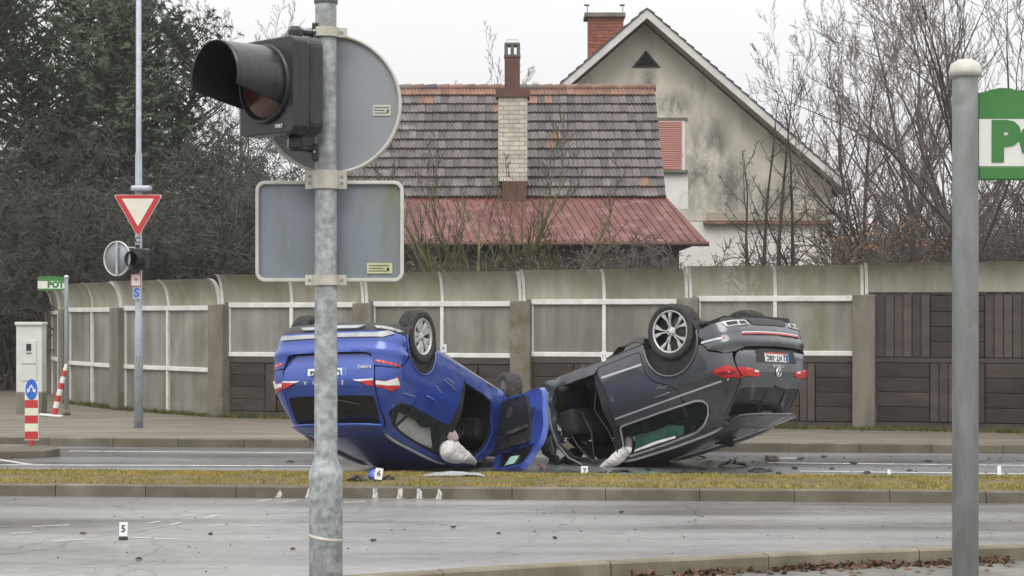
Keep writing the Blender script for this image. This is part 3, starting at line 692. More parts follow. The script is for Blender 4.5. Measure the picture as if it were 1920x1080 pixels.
for zz, s_ in ((0.232, 1), (-0.235, -1)):
    hx = MS @ Vector((0.05, zz - 0.012, -0.12))
    b = MB(); b.lathe([(0, -0.03), (0.032, -0.03), (0.034, 0.012), (0.022, 0.03), (0, 0.03)], 8, Matrix.Translation(hx) @ (Matrix.Rotation(PI, 4, 'X') if s_ < 0 else Matrix.Identity(4)), smooth=False)
    b.build('bracket_hub', 'sig_black', sh)
    e = Vector((pole_l.x - 0.045, pole_l.y - 0.015, hx.z + 0.012 * s_)); h2 = Vector((hx.x, hx.y, hx.z + 0.012 * s_))
    b = MB(); b.tube([h2, e], 0.014, 10); b.build('bracket_arm', 'sig_black', sh)
    b = MB(); b.box((pole_l.x - 0.042, pole_l.y - 0.02, e.z + 0.012 * s_), (0.026, 0.05, 0.075)); bev(b.build('bracket_foot', 'sig_black', sh), 0.006)
    b = MB(); b.lathe([(0, 0), (0.006, 0), (0.006, 0.008), (0, 0.008)], 8, Matrix.Translation((pole_l.x - 0.044, pole_l.y - 0.046, e.z + 0.012 * s_)) @ Matrix.Rotation(PI / 2, 4, 'X')); b.build('bolt', 'silver', sh)

# ------------------------------------------------------------------ trail signs
def trail_sign(name, px, Y, s, side, lab_post, lab_sign, pr=0.0375, mpost='galv_streak', ztop=None, zbot=0.0, board_bot=0.0, board_w=0.53):
    X = xat(px, Y)
    p = empty('sign_post', (X, Y, zbot)); tag(p, lab_post, 'post')
    b = MB(); b.lathe([(0, -0.05), (pr, -0.05), (pr, ztop - zbot - 0.05)], 32); b.build('tube', mpost, p)
    b = MB(); b.lathe([(pr, ztop - zbot - 0.052), (pr * 1.25, ztop - zbot - 0.05), (pr * 1.27, ztop - zbot - 0.035), (pr * 1.1, ztop - zbot - 0.012), (pr * 0.6, ztop - zbot - 0.001), (0, ztop - zbot)], 32); b.build('cap', 'sign_rim', p)
    if zbot > 0.05:
        b = MB(); b.lathe([(0, 0.0), (pr * 2.2, 0.0), (pr * 2.0, 0.06), (pr, 0.09)], 20); b.build('foot', 'concrete', p)
    zb = board_bot
    sgn = empty('trail_sign', (X + side * pr, Y, zb)); tag(sgn, lab_sign, 'sign')
    x0, x1 = (0.0, board_w) if side > 0 else (-board_w, 0.0)
    H = 0.265 * s; g1 = 0.040 * s; g2 = 0.178 * s
    b = MB(); b.box(((x0 + x1) / 2, 0, (g1 + g2) / 2), (board_w, 0.022, g2 - g1)); b.build('board', 'white_paint', sgn)
    b = MB(); b.box(((x0 + x1) / 2, 0, g1 / 2), (board_w, 0.024, g1 - 0.001)); bev(b.build('bottom_band', 'sign_green', sgn), 0.004)
    prof = [(0, 0.076), (0.015, 0.078), (0.03, 0.084), (0.06, 0.090), (0.09, 0.089), (0.11, 0.082), (0.16, 0.086), (0.24, 0.092), (0.33, 0.090), (0.40, 0.082), (0.47, 0.076), (0.53, 0.066)]
    poly = [(0, 0.0005)] + [(board_w, 0.0005)] + [(x * board_w / 0.53, h * s) for x, h in reversed(prof)]
    if side < 0: poly = [(board_w * 0.0 + x - board_w, y) for x, y in poly]
    b = MB(); b.prism(poly, FRONT((0, 0.012, g2)), 0.024); b.build('top_board', 'sign_green', sgn)
    lx = x0 + 0.03 + 0.032 * s if side > 0 else x1 - 0.30
    for j, ch in enumerate('POT'):
        place_text(ch, 0.150 * s, FRONT((lx + j * 0.108 * s + (0.012 if side > 0 else 0.03), -0.012, (g1 + g2) / 2 - 0.002)), 'sign_green', sgn, ext=0.0015, bold=0.0105 * s)
    return sgn
trail_sign('near', 1810, 4.9, 1.0, 1, 'thick grey galvanised post with a domed cap beside the large green trail sign', 'white and green POT trail sign on the domed galvanised post', ztop=zat(112, 4.9), board_bot=zat(338, 4.9))
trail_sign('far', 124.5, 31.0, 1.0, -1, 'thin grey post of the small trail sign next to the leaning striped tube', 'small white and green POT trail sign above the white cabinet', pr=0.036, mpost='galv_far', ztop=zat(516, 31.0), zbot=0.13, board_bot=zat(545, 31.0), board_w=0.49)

# ------------------------------------------------------------------ far mast with give-way sign
YM = 27.6; XM = xat(260, YM)
mast = empty('lamp_mast', (XM, YM, 0.128)); tag(mast, 'tall slim grey lighting mast rising in front of the left barrier panes', 'mast')
b = MB(); zj = zat(600, YM) - 0.128; zk = zat(290, YM) - 0.128
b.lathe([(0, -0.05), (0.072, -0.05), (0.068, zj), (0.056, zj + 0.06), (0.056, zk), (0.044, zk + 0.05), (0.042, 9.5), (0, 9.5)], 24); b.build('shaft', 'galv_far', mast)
part_box('mast_luminaire', 'galv_far', mast, (0.06, -0.07, zat(354, YM) - 0.128), (0.33, 0.16, 0.09), bevel=0.03)
part_box('access_hatch', 'galv_streak', mast, (0.0, -0.069, 1.0), (0.07, 0.012, 0.35), bevel=0.004)
def tri(r, rr=0.05, n=5):
    cs = [(-r, r * 0.55), (r, r * 0.55), (0, -r * 1.18)]; out = []
    for i in range(3):
        p = Vector(cs[i]); a = (Vector(cs[i - 1]) - p).normalized(); c = (Vector(cs[(i + 1) % 3]) - p).normalized()
        p0 = p + a * rr * 1.2; p1 = p + c * rr * 1.2
        for k in range(n + 1):
            t = k / n; out.append(tuple(p0 * (1 - t) ** 2 + p * 2 * t * (1 - t) + p1 * t * t))
    return out
ys = empty('give_way_sign', (XM, YM - 0.09, zat(391, YM))); tag(ys, 'red and white triangular give way sign on the slim mast', 'road sign')
b = MB(); b.prism(tri(0.405), FRONT((0.01, 0.02, 0)), 0.018); b.build('panel', 'sign_rim', ys)
b = MB(); b.prism(tri(0.388), FRONT((0.01, 0, 0)), 0.004); b.build('red_border', 'sign_red', ys)
b = MB(); b.prism(tri(0.262, 0.012), FRONT((0.01, -0.004, 0.012)), 0.004); b.build('white_field', 'sign_white', ys)
am = empty('amber_signal', (XM, YM - 0.1, zat(487, YM))); tag(am, 'small black signal head below the give way sign', 'traffic light')
MA = basis((0.06, 0, 0), (0.9, -0.43, 0), (0, 0, 1))
b = MB(); b.prism(rrect(0.30, 0.36, 0.04), MA @ Matrix.Translation((0, 0, -0.06)), 0.12); bev(b.build('housing', 'sig_black', am), 0.02)
b = MB(); b.lathe([(0.13, 0.05), (0.135, 0.26), (0.128, 0.26), (0.12, 0.06), (0, 0.06)], 24, MA); b.build('visor', 'sig_inside', am)
part_box('bracket', 'sig_black', am, (0.0, 0.06, 0.22), (0.06, 0.14, 0.05)); part_box('bracket', 'sig_black', am, (0.0, 0.06, -0.20), (0.06, 0.14, 0.05))
mr_ = empty('mirror_disc', (xat(220, 27.5), 27.5, zat(485, 27.5))); tag(mr_, 'round grey sign back with pale rim mounted left of the slim mast', 'road sign')
MM = basis((0, 0, 0), (0.86, -0.5, 0), (0, 0, 1))
b = MB(); b.lathe([(0, -0.01), (0.272, -0.01), (0.272, 0.0), (0, 0.0)], 40, MM); b.build('panel', 'sign_back', mr_)
b = MB(); b.lathe([(0.268, -0.014), (0.290, -0.014), (0.290, 0.02), (0.268, 0.02)], 40, MM, close=True); b.build('rim', 'sign_rim', mr_)
b = MB(); b.tube([MM @ Vector((0.02, -0.27, 0.03)), MM @ Vector((0.02, 0.27, 0.03))], 0.025, 8); b.build('support_tube', 'galv_far', mr_)
b = MB(); b.tube([MM @ Vector((0.03, 0.18, 0.03)), Vector((XM - mr_.location.x - 0.04, 0.10, 0.18))], 0.015, 6); b.build('arm', 'galv_far', mr_)
nb1 = empty('number_plate', (xat(255, 27.5), 27.5, zat(538, 27.5))); tag(nb1, 'tiny pale and blue plates with a letter S on the slim mast', 'plate')
part_box('upper_plate', 'white_paint', nb1, (0, 0, 0.11), (0.17, 0.01, 0.20)); 
b = MB(); ringprism(b, rrect(0.165, 0.195, 0.01, 2), rrect(0.145, 0.175, 0.01, 2), FRONT((0, -0.006, 0.11)), 0.003); b.build('red_edge', 'sign_red', nb1)
place_text('+', 0.16, FRONT((0, -0.008, 0.115)), 'sign_red', nb1)
part_box('lower_plate', 'galv_far', nb1, (0.01, 0, -0.10), (0.13, 0.01, 0.19)); place_text('S', 0.2, FRONT((0.01, -0.007, -0.10)), 'sign_blue', nb1, bold=0.006)
place_text('C', 0.13, FRONT((0.03, -0.02, 0.76)), 'ink', nb1, bold=0.004)

# ------------------------------------------------------------------ cabinet, keep-left bollard, leaning tube
YC = 31.5
cb = empty('electrical_cabinet', (xat(57.5, YC), YC, 0.128)); tag(cb, 'tall white electrical cabinet on a concrete base with a meter window', 'cabinet')
zt_ = zat(608, YC) - 0.128; zb_ = zat(735, YC) - 0.128
part_box('base', 'concrete', cb, (0, 0.05, zb_ / 2 - 0.03), (0.50, 0.34, zb_ + 0.055), bevel=0.01)
part_box('body', 'cab_white', cb, (0, 0.05, (zt_ + zb_) / 2), (0.48, 0.32, zt_ - zb_), bevel=0.008)
part_box('roof', 'cab_white', cb, (0, 0.04, zt_ + 0.012), (0.52, 0.37, 0.06), bevel=0.012)
dr = part_box('door', 'cab_white', cb, (0.01, -0.118, zat(676, YC) - 0.128), (0.27, 0.016, 0.76), bevel=0.006)
part_box('meter_window', 'black_plastic', dr, (0.0, -0.129, zat(651, YC) - 0.128), (0.09, 0.008, 0.13))
part_box('label', 'ink', dr, (0.0, -0.128, zat(662, YC) - 0.128), (0.10, 0.006, 0.018))
part_box('seam', 'ink', dr, (0.0, -0.1275, zat(682, YC) - 0.128), (0.26, 0.004, 0.010))
part_box('hinge', 'black_plastic', cb, (-0.245, 0.02, zat(678, YC) - 0.128), (0.02, 0.05, 0.12))
YB = 24.1
bo = empty('keep_sides_bollard', (xat(59, YB), YB, 0.11)); tag(bo, 'red and white striped bollard with a round blue arrow sign on the traffic island', 'bollard')
h_ = zat(710, YB) - 0.11; w_ = 0.185
part_box('stem', 'sign_red', bo, (0.0, 0.0, 0.03), (0.055, 0.04, 0.09))
part_box('back_panel', 'white_paint', bo, (0, 0.012, (h_ - 0.1) / 2 + 0.06), (w_ + 0.012, 0.02, h_ - 0.12), bevel=0.006)
ys_ = [zat(p, YB) - 0.11 for p in (823, 809, 794, 779, 765, 750)]
for j in range(5): part_box('stripe', 'sign_red' if j % 2 == 0 else 'sign_white', bo, (0, -0.004, (ys_[j] + ys_[j + 1]) / 2), (w_, 0.012, ys_[j + 1] - ys_[j] - 0.002))
zz = zat(730, YB) - 0.11
b = MB(); b.prism([(0.085 * math.cos(a), 0.148 * math.sin(a)) for a in [2 * PI * k / 32 for k in range(32)]], FRONT((0, 0.004, zz)), 0.012); b.build('blue_disc', 'sign_blue', bo)
b = MB()
for sx_ in (-1, 1):
    poly = [(0, 0.075), (0.0, 0.035), (sx_ * 0.028, -0.005), (sx_ * 0.012, -0.02), (sx_ * 0.06, -0.055), (sx_ * 0.062, 0.01), (sx_ * 0.047, 0.0)]
    b.prism(poly, FRONT((0, -0.009, zz)), 0.004)
b.build('arrows', 'white_paint', bo)
YT = 30.6
lt = empty('leaning_tube', (xat(113, YT), YT, 0.128)); tag(lt, 'leaning red and white striped marker tube beside the small trail sign post', 'marker')
p0, p1 = Vector((-0.11, 0, 0.04)), Vector((0.10, 0.05, zat(683, YT) - 0.128)); n_ = 8
for j in range(n_):
    b = MB(); a, c = p0.lerp(p1, j / n_), p0.lerp(p1, (j + 1) / n_); b.tube([a, c], [0.05 - 0.018 * (j / n_) ** 3, 0.05 - 0.02 * ((j + 1) / n_) ** 3], 14, cap=(j in (0, n_ - 1))); b.build('stripe', 'sign_red' if j % 2 == 0 else 'white_paint', lt)
part_box('foot_plate', 'white_paint', lt, (-0.16, -0.02, 0.02), (0.42, 0.14, 0.035), Matrix.Rotation(0.08, 3, 'Y'), 0.01)

# ------------------------------------------------------------------ house with the tiled roof
YR, YE, YL = 46.0, 42.5, 39.5
HX0, HX1 = -4.55, 3.9
zR, zE, zL = zat(165, YR), zat(371, YE), zat(452, YL)
hs = empty('tiled_house', (0, YE, 0)); tag(hs, 'low house with mottled grey clay tile roof and red sheet lean-to behind the barrier', 'house')
def hl(o): o.matrix_parent_inverse = Matrix.Translation((0, -YE, 0)); return o
def hbox(name, m, a, c, parent=None):
    b = MB(); b.box2(a, c); return hl(b.build(name, m, hs)) if parent is None else b.build(name, m, parent)
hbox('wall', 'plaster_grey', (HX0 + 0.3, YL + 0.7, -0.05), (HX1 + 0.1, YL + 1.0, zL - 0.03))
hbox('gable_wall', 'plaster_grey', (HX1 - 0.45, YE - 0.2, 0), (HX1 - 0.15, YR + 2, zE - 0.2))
b = MB(); b.prism([(YE + 0.1, zE - 0.15), (YR + 3.3, zE - 0.15), (YR, zR - 0.2)], basis((HX1 - 0.25, 0, 0), (0, 1, 0), (0, 0, 1)), 0.12); hl(b.build('gable_wall', 'plaster', hs))
slope = Vector((0, YR - YE, zR - zE)); SL = slope.length; sd = slope.normalized(); sn = Vector((0, -sd.z, sd.y)) 
if sn.z < 0: sn = -sn
b = MB(); b.add([(HX0, YE, zE - 0.05), (HX1 - 0.02, YE, zE - 0.05), (HX1 - 0.02, YR, zR - 0.05), (HX0, YR, zR - 0.05), (HX1 - 0.02, YR + 3.4, zE - 0.1), (HX0, YR + 3.4, zE - 0.1)], [(0, 1, 2, 3), (3, 2, 4, 5)])
deck = hl(b.build('roof', 'slate', hs))
NR = 12; NC = 42; tw = (HX1 - HX0) / NC; tl = SL / NR
def tile_geo(mb, c, jit):
    # interlocking tile with two rolls; c = lower left corner on the slope
    cs = [(0.0, 0.0), (0.10, 0.022), (0.20, 0.024), (0.30, 0.004), (0.50, 0.0), (0.60, 0.022), (0.70, 0.024), (0.80, 0.004), (0.985, 0.0)]
    vs = []; n = len(cs)
    X = Vector((1, 0, 0))
    for s_, lift in ((0.0, 0.066), (tl * 1.08, 0.004)):
        for u, h in cs: vs.append(c + X * (u * tw) + sd * s_ + sn * (h + lift))
    for u, h in cs: vs.append(c + X * (u * tw) + sn * (h + 0.016))
    fs = [(i, i + 1, n + i + 1, n + i) for i in range(n - 1)] + [(2 * n + i, 2 * n + i + 1, i + 1, i) for i in range(n - 1)]
    Mj = Matrix.Rotation(jit, 3, sn)
    mb.add([c + Mj @ (v - c) for v in vs], fs, False)
rt_ = random.Random(5)
restg = MB(); resto = MB()
chx0, chx1 = xat(934, 42.3), xat(989, 42.3)
proto = {}
cnt = 0
for r in range(NR):
    for c in range(NC):
        p = Vector((HX0 + c * tw, YE, zE)) + sd * (r * tl) + sn * rt_.uniform(-0.006, 0.008)
        orange = r >= NR - 1 or (r == NR - 2 and rt_.random() < 0.12) or rt_.random() < 0.006
        jit = rt_.gauss(0, 0.012)
        if p.x > -2.6 and r >= 2 and cnt < 300 and not (orange and r < NR - 1 and False):
            k = ('o' if orange else 'g')
            if k not in proto:
                mb = MB(); tile_geo(mb, Vector((0, 0, 0)), 0.0); proto[k] = mb.fixed('tile'); proto[k].materials.append(MATS['tile_orange' if orange else 'tile'])
            o = link('tile', proto[k], None, deck); o.location = p - Vector((0, YE, 0)) + Vector((0, YE, 0)); o.rotation_euler = Matrix.Rotation(jit, 3, sn).to_euler(); cnt += 1
        else:
            tile_geo(resto if orange else restg, p, jit)
tag(restg.build('tiles', 'tile_isl', deck, fix=True), kind='stuff')
tag(resto.build('tiles', 'tile_orange_isl', deck), kind='stuff')
nrid = 24
for j in range(nrid):
    a = HX0 + (HX1 - HX0) * j / nrid; e = HX0 + (HX1 - HX0) * (j + 1) / nrid + 0.03
    b = MB(); b.tube([(a, YR, zR - 0.01), (e, YR, zR + 0.012)], [0.10, 0.115], 10); b.build('ridge_tile', 'tile_orange' if rt_.random() < 0.75 else 'tile', deck)
# red sheet lean-to
rx1 = xat(1325, YL)
b = MB(); b.add([(HX0, YL, zL), (rx1, YL, zL), (HX1 + 0.02, YE + 0.1, zE + 0.02), (HX0, YE + 0.1, zE + 0.02), (HX0, YL, zL - 0.03), (rx1, YL, zL - 0.03), (rx1 - 0.05, YR, zL - 0.02)], [(0, 1, 2, 3), (0, 4, 5, 1), (1, 6, 2)])
red = hl(b.build('sheet_roof', 'red_sheet', hs, fix=False))
ls = Vector((0, YE - YL + 0.1, zE - zL + 0.02)); nseam = 46
for j in range(nseam):
    x0 = HX0 + 0.02 + (rx1 - HX0) * j / nseam; sh_ = -0.55
    xt = x0 + sh_
    f = 1.0
    if xt < HX0: f = (x0 - HX0) / (-sh_)
    lim = 1.0
    b = MB(); b.tube([(x0, YL - 0.01, zL + 0.008), (x0 + sh_ * f, YL + ls.y * f, zL + ls.z * f + 0.008)], 0.022, 5, smooth=False); b.build('seam', 'red_sheet', red)
b = MB(); b.tube([(HX0, YL - 0.06, zL - 0.07), (rx1 + 0.05, YL - 0.06, zL - 0.07)], 0.055, 8); b.build('gutter', 'flue', red)
b = MB(); b.box2((HX0, YE + 0.02, zE - 0.02), (HX1, YE + 0.10, zE + 0.06)); b.build('flashing', 'red_sheet', red)
# clad chimney breast with flue
YCH = 42.3; cz0 = zat(372, YCH); cz1 = zat(340, YCH); cz2 = zat(182, YCH); cz3 = zat(166, YCH)
hbox('chimney_base', 'flue', (chx0 + 0.1, YCH - 0.02, cz0 - 0.3), (chx1 - 0.03, YCH + 0.5, cz1))
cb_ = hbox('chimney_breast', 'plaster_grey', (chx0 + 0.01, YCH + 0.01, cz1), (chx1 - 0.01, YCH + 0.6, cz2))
nrow = 19; rh = (cz2 - cz1) / nrow; W = chx1 - chx0
for r in range(nrow):
    xs_ = [0, 0.36, 0.72, 1.0] if r % 2 else [0, 0.18, 0.54, 0.9, 1.0]
    for a, c in zip(xs_, xs_[1:]):
        b = MB(); b.box2((chx0 + a * W + 0.004, YCH - 0.02 + rt_.uniform(-0.004, 0.004), cz1 + r * rh + 0.006), (chx0 + c * W - 0.004, YCH + 0.03, cz1 + (r + 1) * rh - 0.004)); b.build('brick', 'brick_pale', cb_)
hbox('chimney_cap', 'flue', (chx0 - 0.06, YCH - 0.08, cz2), (chx1 + 0.06, YCH + 0.66, cz3))
fx0, fx1 = xat(946, YCH), xat(975, YCH); fz = zat(106, YCH)
fl = hbox('flue', 'flue', (fx0, YCH + 0.05, cz3), (fx1, YCH + 0.45, fz))
b = MB(); b.box2((fx0 - 0.015, YCH + 0.03, fz), (fx1 + 0.015, YCH + 0.47, fz + 0.06)); b.build('collar', 'plaster_grey', fl)
for xx in (fx0 + 0.04, (fx0 + fx1) / 2, fx1 - 0.04):
    for yy in (YCH + 0.08, YCH + 0.42):
        b = MB(); b.box2((xx - 0.045, yy - 0.03, fz + 0.06), (xx + 0.045, yy + 0.03, fz + 0.30)); b.build('vent_pillar', 'plaster_grey', fl)
b = MB(); b.box2((fx0 + 0.0, YCH + 0.04, fz + 0.30), (fx1, YCH + 0.46, fz + 0.36)); b.build('cowl', 'plaster_grey', fl)
b = MB(); b.tube([(fx0 + 0.06, YCH + 0.1, fz + 0.36), (fx0 + 0.06, YCH + 0.1, fz + 0.44), (fx1 - 0.06, YCH + 0.1, fz + 0.44), (fx1 - 0.06, YCH + 0.1, fz + 0.36)], 0.012, 5); b.build('wire_hoop', 'galv_far', fl)

# ------------------------------------------------------------------ gable house
YG = 52.0; YF = 51.05
gh = empty('gable_house', (4, YG, 0)); tag(gh, 'tall plastered gable house with stained beige wall and brick chimney', 'house')
def gl(o): o.matrix_parent_inverse = Matrix.Translation((-4, -YG, 0)); return o
ax, az = xat(1213, YF), zat(16, YF); kx = 0.872
rx, lx_ = xat(1597, YF), 2 * ax - xat(1597, YF)
def roofz(x): return az - kx * abs(x - ax)
wx1 = xat(1559, YG); wx0 = 2 * ax - wx1
wz = zat(414, YG)
b = MB(); b.prism([(wx0, wz), (wx1, wz), (wx1, roofz(wx1) - 0.3), (ax, az - 0.3), (wx0, roofz(wx0) - 0.3)], basis((0, YG + 0.4, 0), (1, 0, 0), (0, 0, 1), (0, -1, 0)), 0.4)
gw = gl(b.build('gable_wall', 'plaster', gh))
b = MB(); b.box2((wx0, YG + 0.02, -0.05), (wx1, YG + 0.4, wz)); gl(b.build('lower_wall', 'plaster_white', gh))
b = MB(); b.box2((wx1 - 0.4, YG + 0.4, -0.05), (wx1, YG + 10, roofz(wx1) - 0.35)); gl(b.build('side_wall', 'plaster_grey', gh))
b = MB(); b.box2((xat(1325, YG), YG - 0.05, zat(414, YG)), (wx1 + 0.02, YG - 0.002, zat(398, YG))); gl(b.build('string_course', 'soffit', gh))
nled = 22
xl0 = xat(1318, YG)
for j in range(nled):
    a = xl0 + (wx1 + 0.03 - xl0) * j / nled; c = xl0 + (wx1 + 0.03 - xl0) * (j + 1) / nled - 0.012
    b = MB(); M_ = Matrix.Rotation(0.35, 3, 'X'); b.box(((a + c) / 2, YG - 0.10, zat(418, YG)), (c - a, 0.24, 0.035), M_); gl(b.build('ledge_tile', 'tile_orange', gh))
def roofside(s_):
    ex = rx if s_ > 0 else lx_
    T = [(ax, az), (ex, roofz(ex))]
    b = MB(); th = 0.10
    (x0, z0), (x1, z1) = T
    vs = [(x0, YF, z0), (x1, YF, z1), (x1, YG + 10, z1), (x0, YG + 10, z0), (x0, YF, z0 - th), (x1, YF, z1 - th), (x1, YG + 10, z1 - th), (x0, YG + 10, z0 - th)]
    b.add(vs, [(0, 1, 2, 3), (4, 5, 6, 7), (0, 1, 5, 4), (1, 2, 6, 5), (2, 3, 7, 6)])
    ro = gl(b.build('roof', 'slate', gh))
    b = MB(); b.add([(x0, YF - 0.03, z0 - 0.02), (x1 + s_ * 0.02, YF - 0.03, z1 - 0.02), (x1 + s_ * 0.02, YF - 0.03, z1 - 0.27), (x0, YF - 0.03, z0 - 0.29), (x0, YF + 0.03, z0 - 0.02), (x1, YF + 0.03, z1 - 0.02), (x1, YF + 0.03, z1 - 0.27), (x0, YF + 0.03, z0 - 0.29)], [(0, 1, 2, 3), (4, 5, 6, 7), (0, 1, 5, 4), (2, 3, 7, 6), (1, 2, 6, 5), (0, 3, 7, 4)])
    gl(b.build('barge_board', 'barge', gh))
    b = MB(); b.add([(x0, YF + 0.03, z0 - 0.24), (x1, YF + 0.03, z1 - 0.22), (x1, YG, z1 - 0.22), (x0, YG, z0 - 0.24)], [(0, 1, 2, 3)]); gl(b.build('soffit', 'soffit', gh, fix=False))
    # verge tiles stepping down the slope
    m_ = 26
    for j in range(m_):
        t0, t1 = j / m_, (j + 1) / m_
        xa, xb = x0 + (x1 - x0) * t0, x0 + (x1 - x0) * t1
        za, zb = z0 + (z1 - z0) * t0, z0 + (z1 - z0) * t1
        b = MB(); b.add([(xa, YF - 0.06, za + 0.02), (xb, YF - 0.06, zb + 0.075), (xb, YF + 0.5, zb + 0.075), (xa, YF + 0.5, za + 0.02), (xa, YF - 0.06, za - 0.02), (xb, YF - 0.06, zb + 0.0), (xb, YF + 0.5, zb), (xa, YF + 0.5, za - 0.02)], [(0, 1, 2, 3), (4, 5, 6, 7), (0, 1, 5, 4), (1, 2, 6, 5), (2, 3, 7, 6), (3, 0, 4, 7)])
        b.build('verge_tile', 'slate', ro)
roofside(1); roofside(-1)
# window with closed pink roller shutter
wX0, wX1, wZ0, wZ1 = xat(1231, YG), xat(1278, YG), zat(318, YG), zat(228, YG)
b = MB(); b.box2((wX0 - 0.06, YG - 0.03, wZ0 - 0.02), (wX1 + 0.10, YG - 0.003, wZ1 + 0.04)); wn = gl(b.build('window', 'plaster_white', gh))
b = MB(); ns = 22
for j in range(ns):
    z0 = wZ0 + (wZ1 - wZ0) * j / ns; z1 = wZ0 + (wZ1 - wZ0) * (j + 1) / ns
    b.add([(wX0, YG - 0.05, z0), (wX1, YG - 0.05, z0), (wX1, YG - 0.066, (z0 + z1) / 2), (wX0, YG - 0.066, (z0 + z1) / 2), (wX1, YG - 0.05, z1 - 0.008), (wX0, YG - 0.05, z1 - 0.008), (wX1, YG - 0.04, z1), (wX0, YG - 0.04, z1)], [(0, 1, 2, 3), (3, 2, 4, 5), (5, 4, 6, 7)])
b.build('roller_shutter', 'shutter', wn, fix=False)
b = MB(); b.box2((wX0 - 0.1, YG - 0.16, wZ0 - 0.10), (wX1 + 0.18, YG - 0.004, wZ0 - 0.021)); b.build('sill', 'concrete', wn)
b = MB(); b.box2((wX0 - 0.1, YG - 0.06, wZ1 + 0.041), (wX1 + 0.18, YG - 0.004, wZ1 + 0.12)); b.build('lintel', 'concrete', wn)
b = MB(); b.box2((xat(1240, YG), YG - 0.008, zat(392, YG)), (xat(1290, YG), YG - 0.001, zat(326, YG))); gl(b.build('whitewash_patch', 'plaster_white', gh))
# triangular vent
vx, vz0, vz1 = xat(1211, YG), zat(127, YG), zat(94, YG)
b = MB(); b.prism([(vx - 0.44, vz0), (vx + 0.46, vz0), (vx, vz1)], basis((0, YG - 0.001, 0), (1, 0, 0), (0, 0, 1), (0, -1, 0)), 0.03); vn = gl(b.build('vent', 'slate', gh))
for j in range(6):
    t = (j + 0.5) / 6; hw = 0.36 * (1 - t); z = vz0 + 0.04 + (vz1 - vz0 - 0.12) * t
    b = MB(); b.box((vx, YG - 0.045, z), (2 * hw, 0.04, 0.05), Matrix.Rotation(0.5, 3, 'X')); b.build('louvre', 'tarred', vn)
# brick chimney
YK = 54.0; kx0, kx1 = xat(1103, YK), xat(1169, YK); kz1 = zat(32, YK)
b = MB(); b.box2((kx0 + 0.01, YK + 0.01, roofz(kx0) - 0.6), (kx1 - 0.01, YK + 0.8, kz1)); ck = gl(b.build('chimney', 'mortar', gh))
b = MB(); nrow = 20; kz0 = roofz(kx0) - 0.5; rh = (kz1 - kz0) / nrow
for r in range(nrow):
    for j in range(-1, 5):
        a = kx0 + (j + (0.5 if r % 2 else 0)) * 0.26; c = min(a + 0.25, kx1); a = max(a, kx0)
        if c - a > 0.02: b.box2((a, YK - 0.005, kz0 + r * rh + 0.006), (c, YK + 0.03, kz0 + (r + 1) * rh - 0.006))
tag(b.build('bricks', 'brick_red', ck), kind='stuff')
b = MB(); b.box2((kx0 - 0.12, YK - 0.12, kz1), (kx1 + 0.06, YK + 0.9, kz1 + 0.13)); b.build('cap', 'concrete', ck)
for xx, s_ in ((kx0 - 0.03, -1), (kx1 - 0.02, 1)):
    b = MB(); b.tube([(xx, YK, kz1 + 0.1), (xx, YK, kz1 + 0.32), (xx + s_ * 0.0, YK, kz1 + 0.40)], 0.012, 5); b.box((xx - 0.02, YK, kz1 + 0.38), (0.16, 0.05, 0.05)); b.build('aerial_bracket', 'ink', ck)
# ------------------------------------------------------------------ cars: panels cut from a common body surface
def interp(tab, z):
    # smooth Catmull style table interpolation
    n=len(tab)
    if z<=tab[0][0]: return tab[0][1]
    if z>=tab[-1][0]: return tab[-1][1]
    for i in range(n-1):
        if tab[i][0]<=z<=tab[i+1][0]: break
    x0,y0=tab[i];x1,y1=tab[i+1]
    h=x1-x0;u=(z-x0)/h
    d=(y1-y0)/h
    dl=(y0-tab[i-1][1])/(x0-tab[i-1][0]) if i>0 else d
    dr=(tab[i+2][1]-y1)/(tab[i+2][0]-x1) if i+2<n else d
    def sl(a,b): return 0.0 if a*b<=0 else 2*a*b/(a+b)
    m0=sl(dl,d) if i>0 else d; m1=sl(d,dr) if i+2<n else d
    u2=u*u;u3=u2*u
    return (2*u3-3*u2+1)*y0+(u3-2*u2+u)*h*m0+(-2*u3+3*u2)*y1+(u3-u2)*h*m1
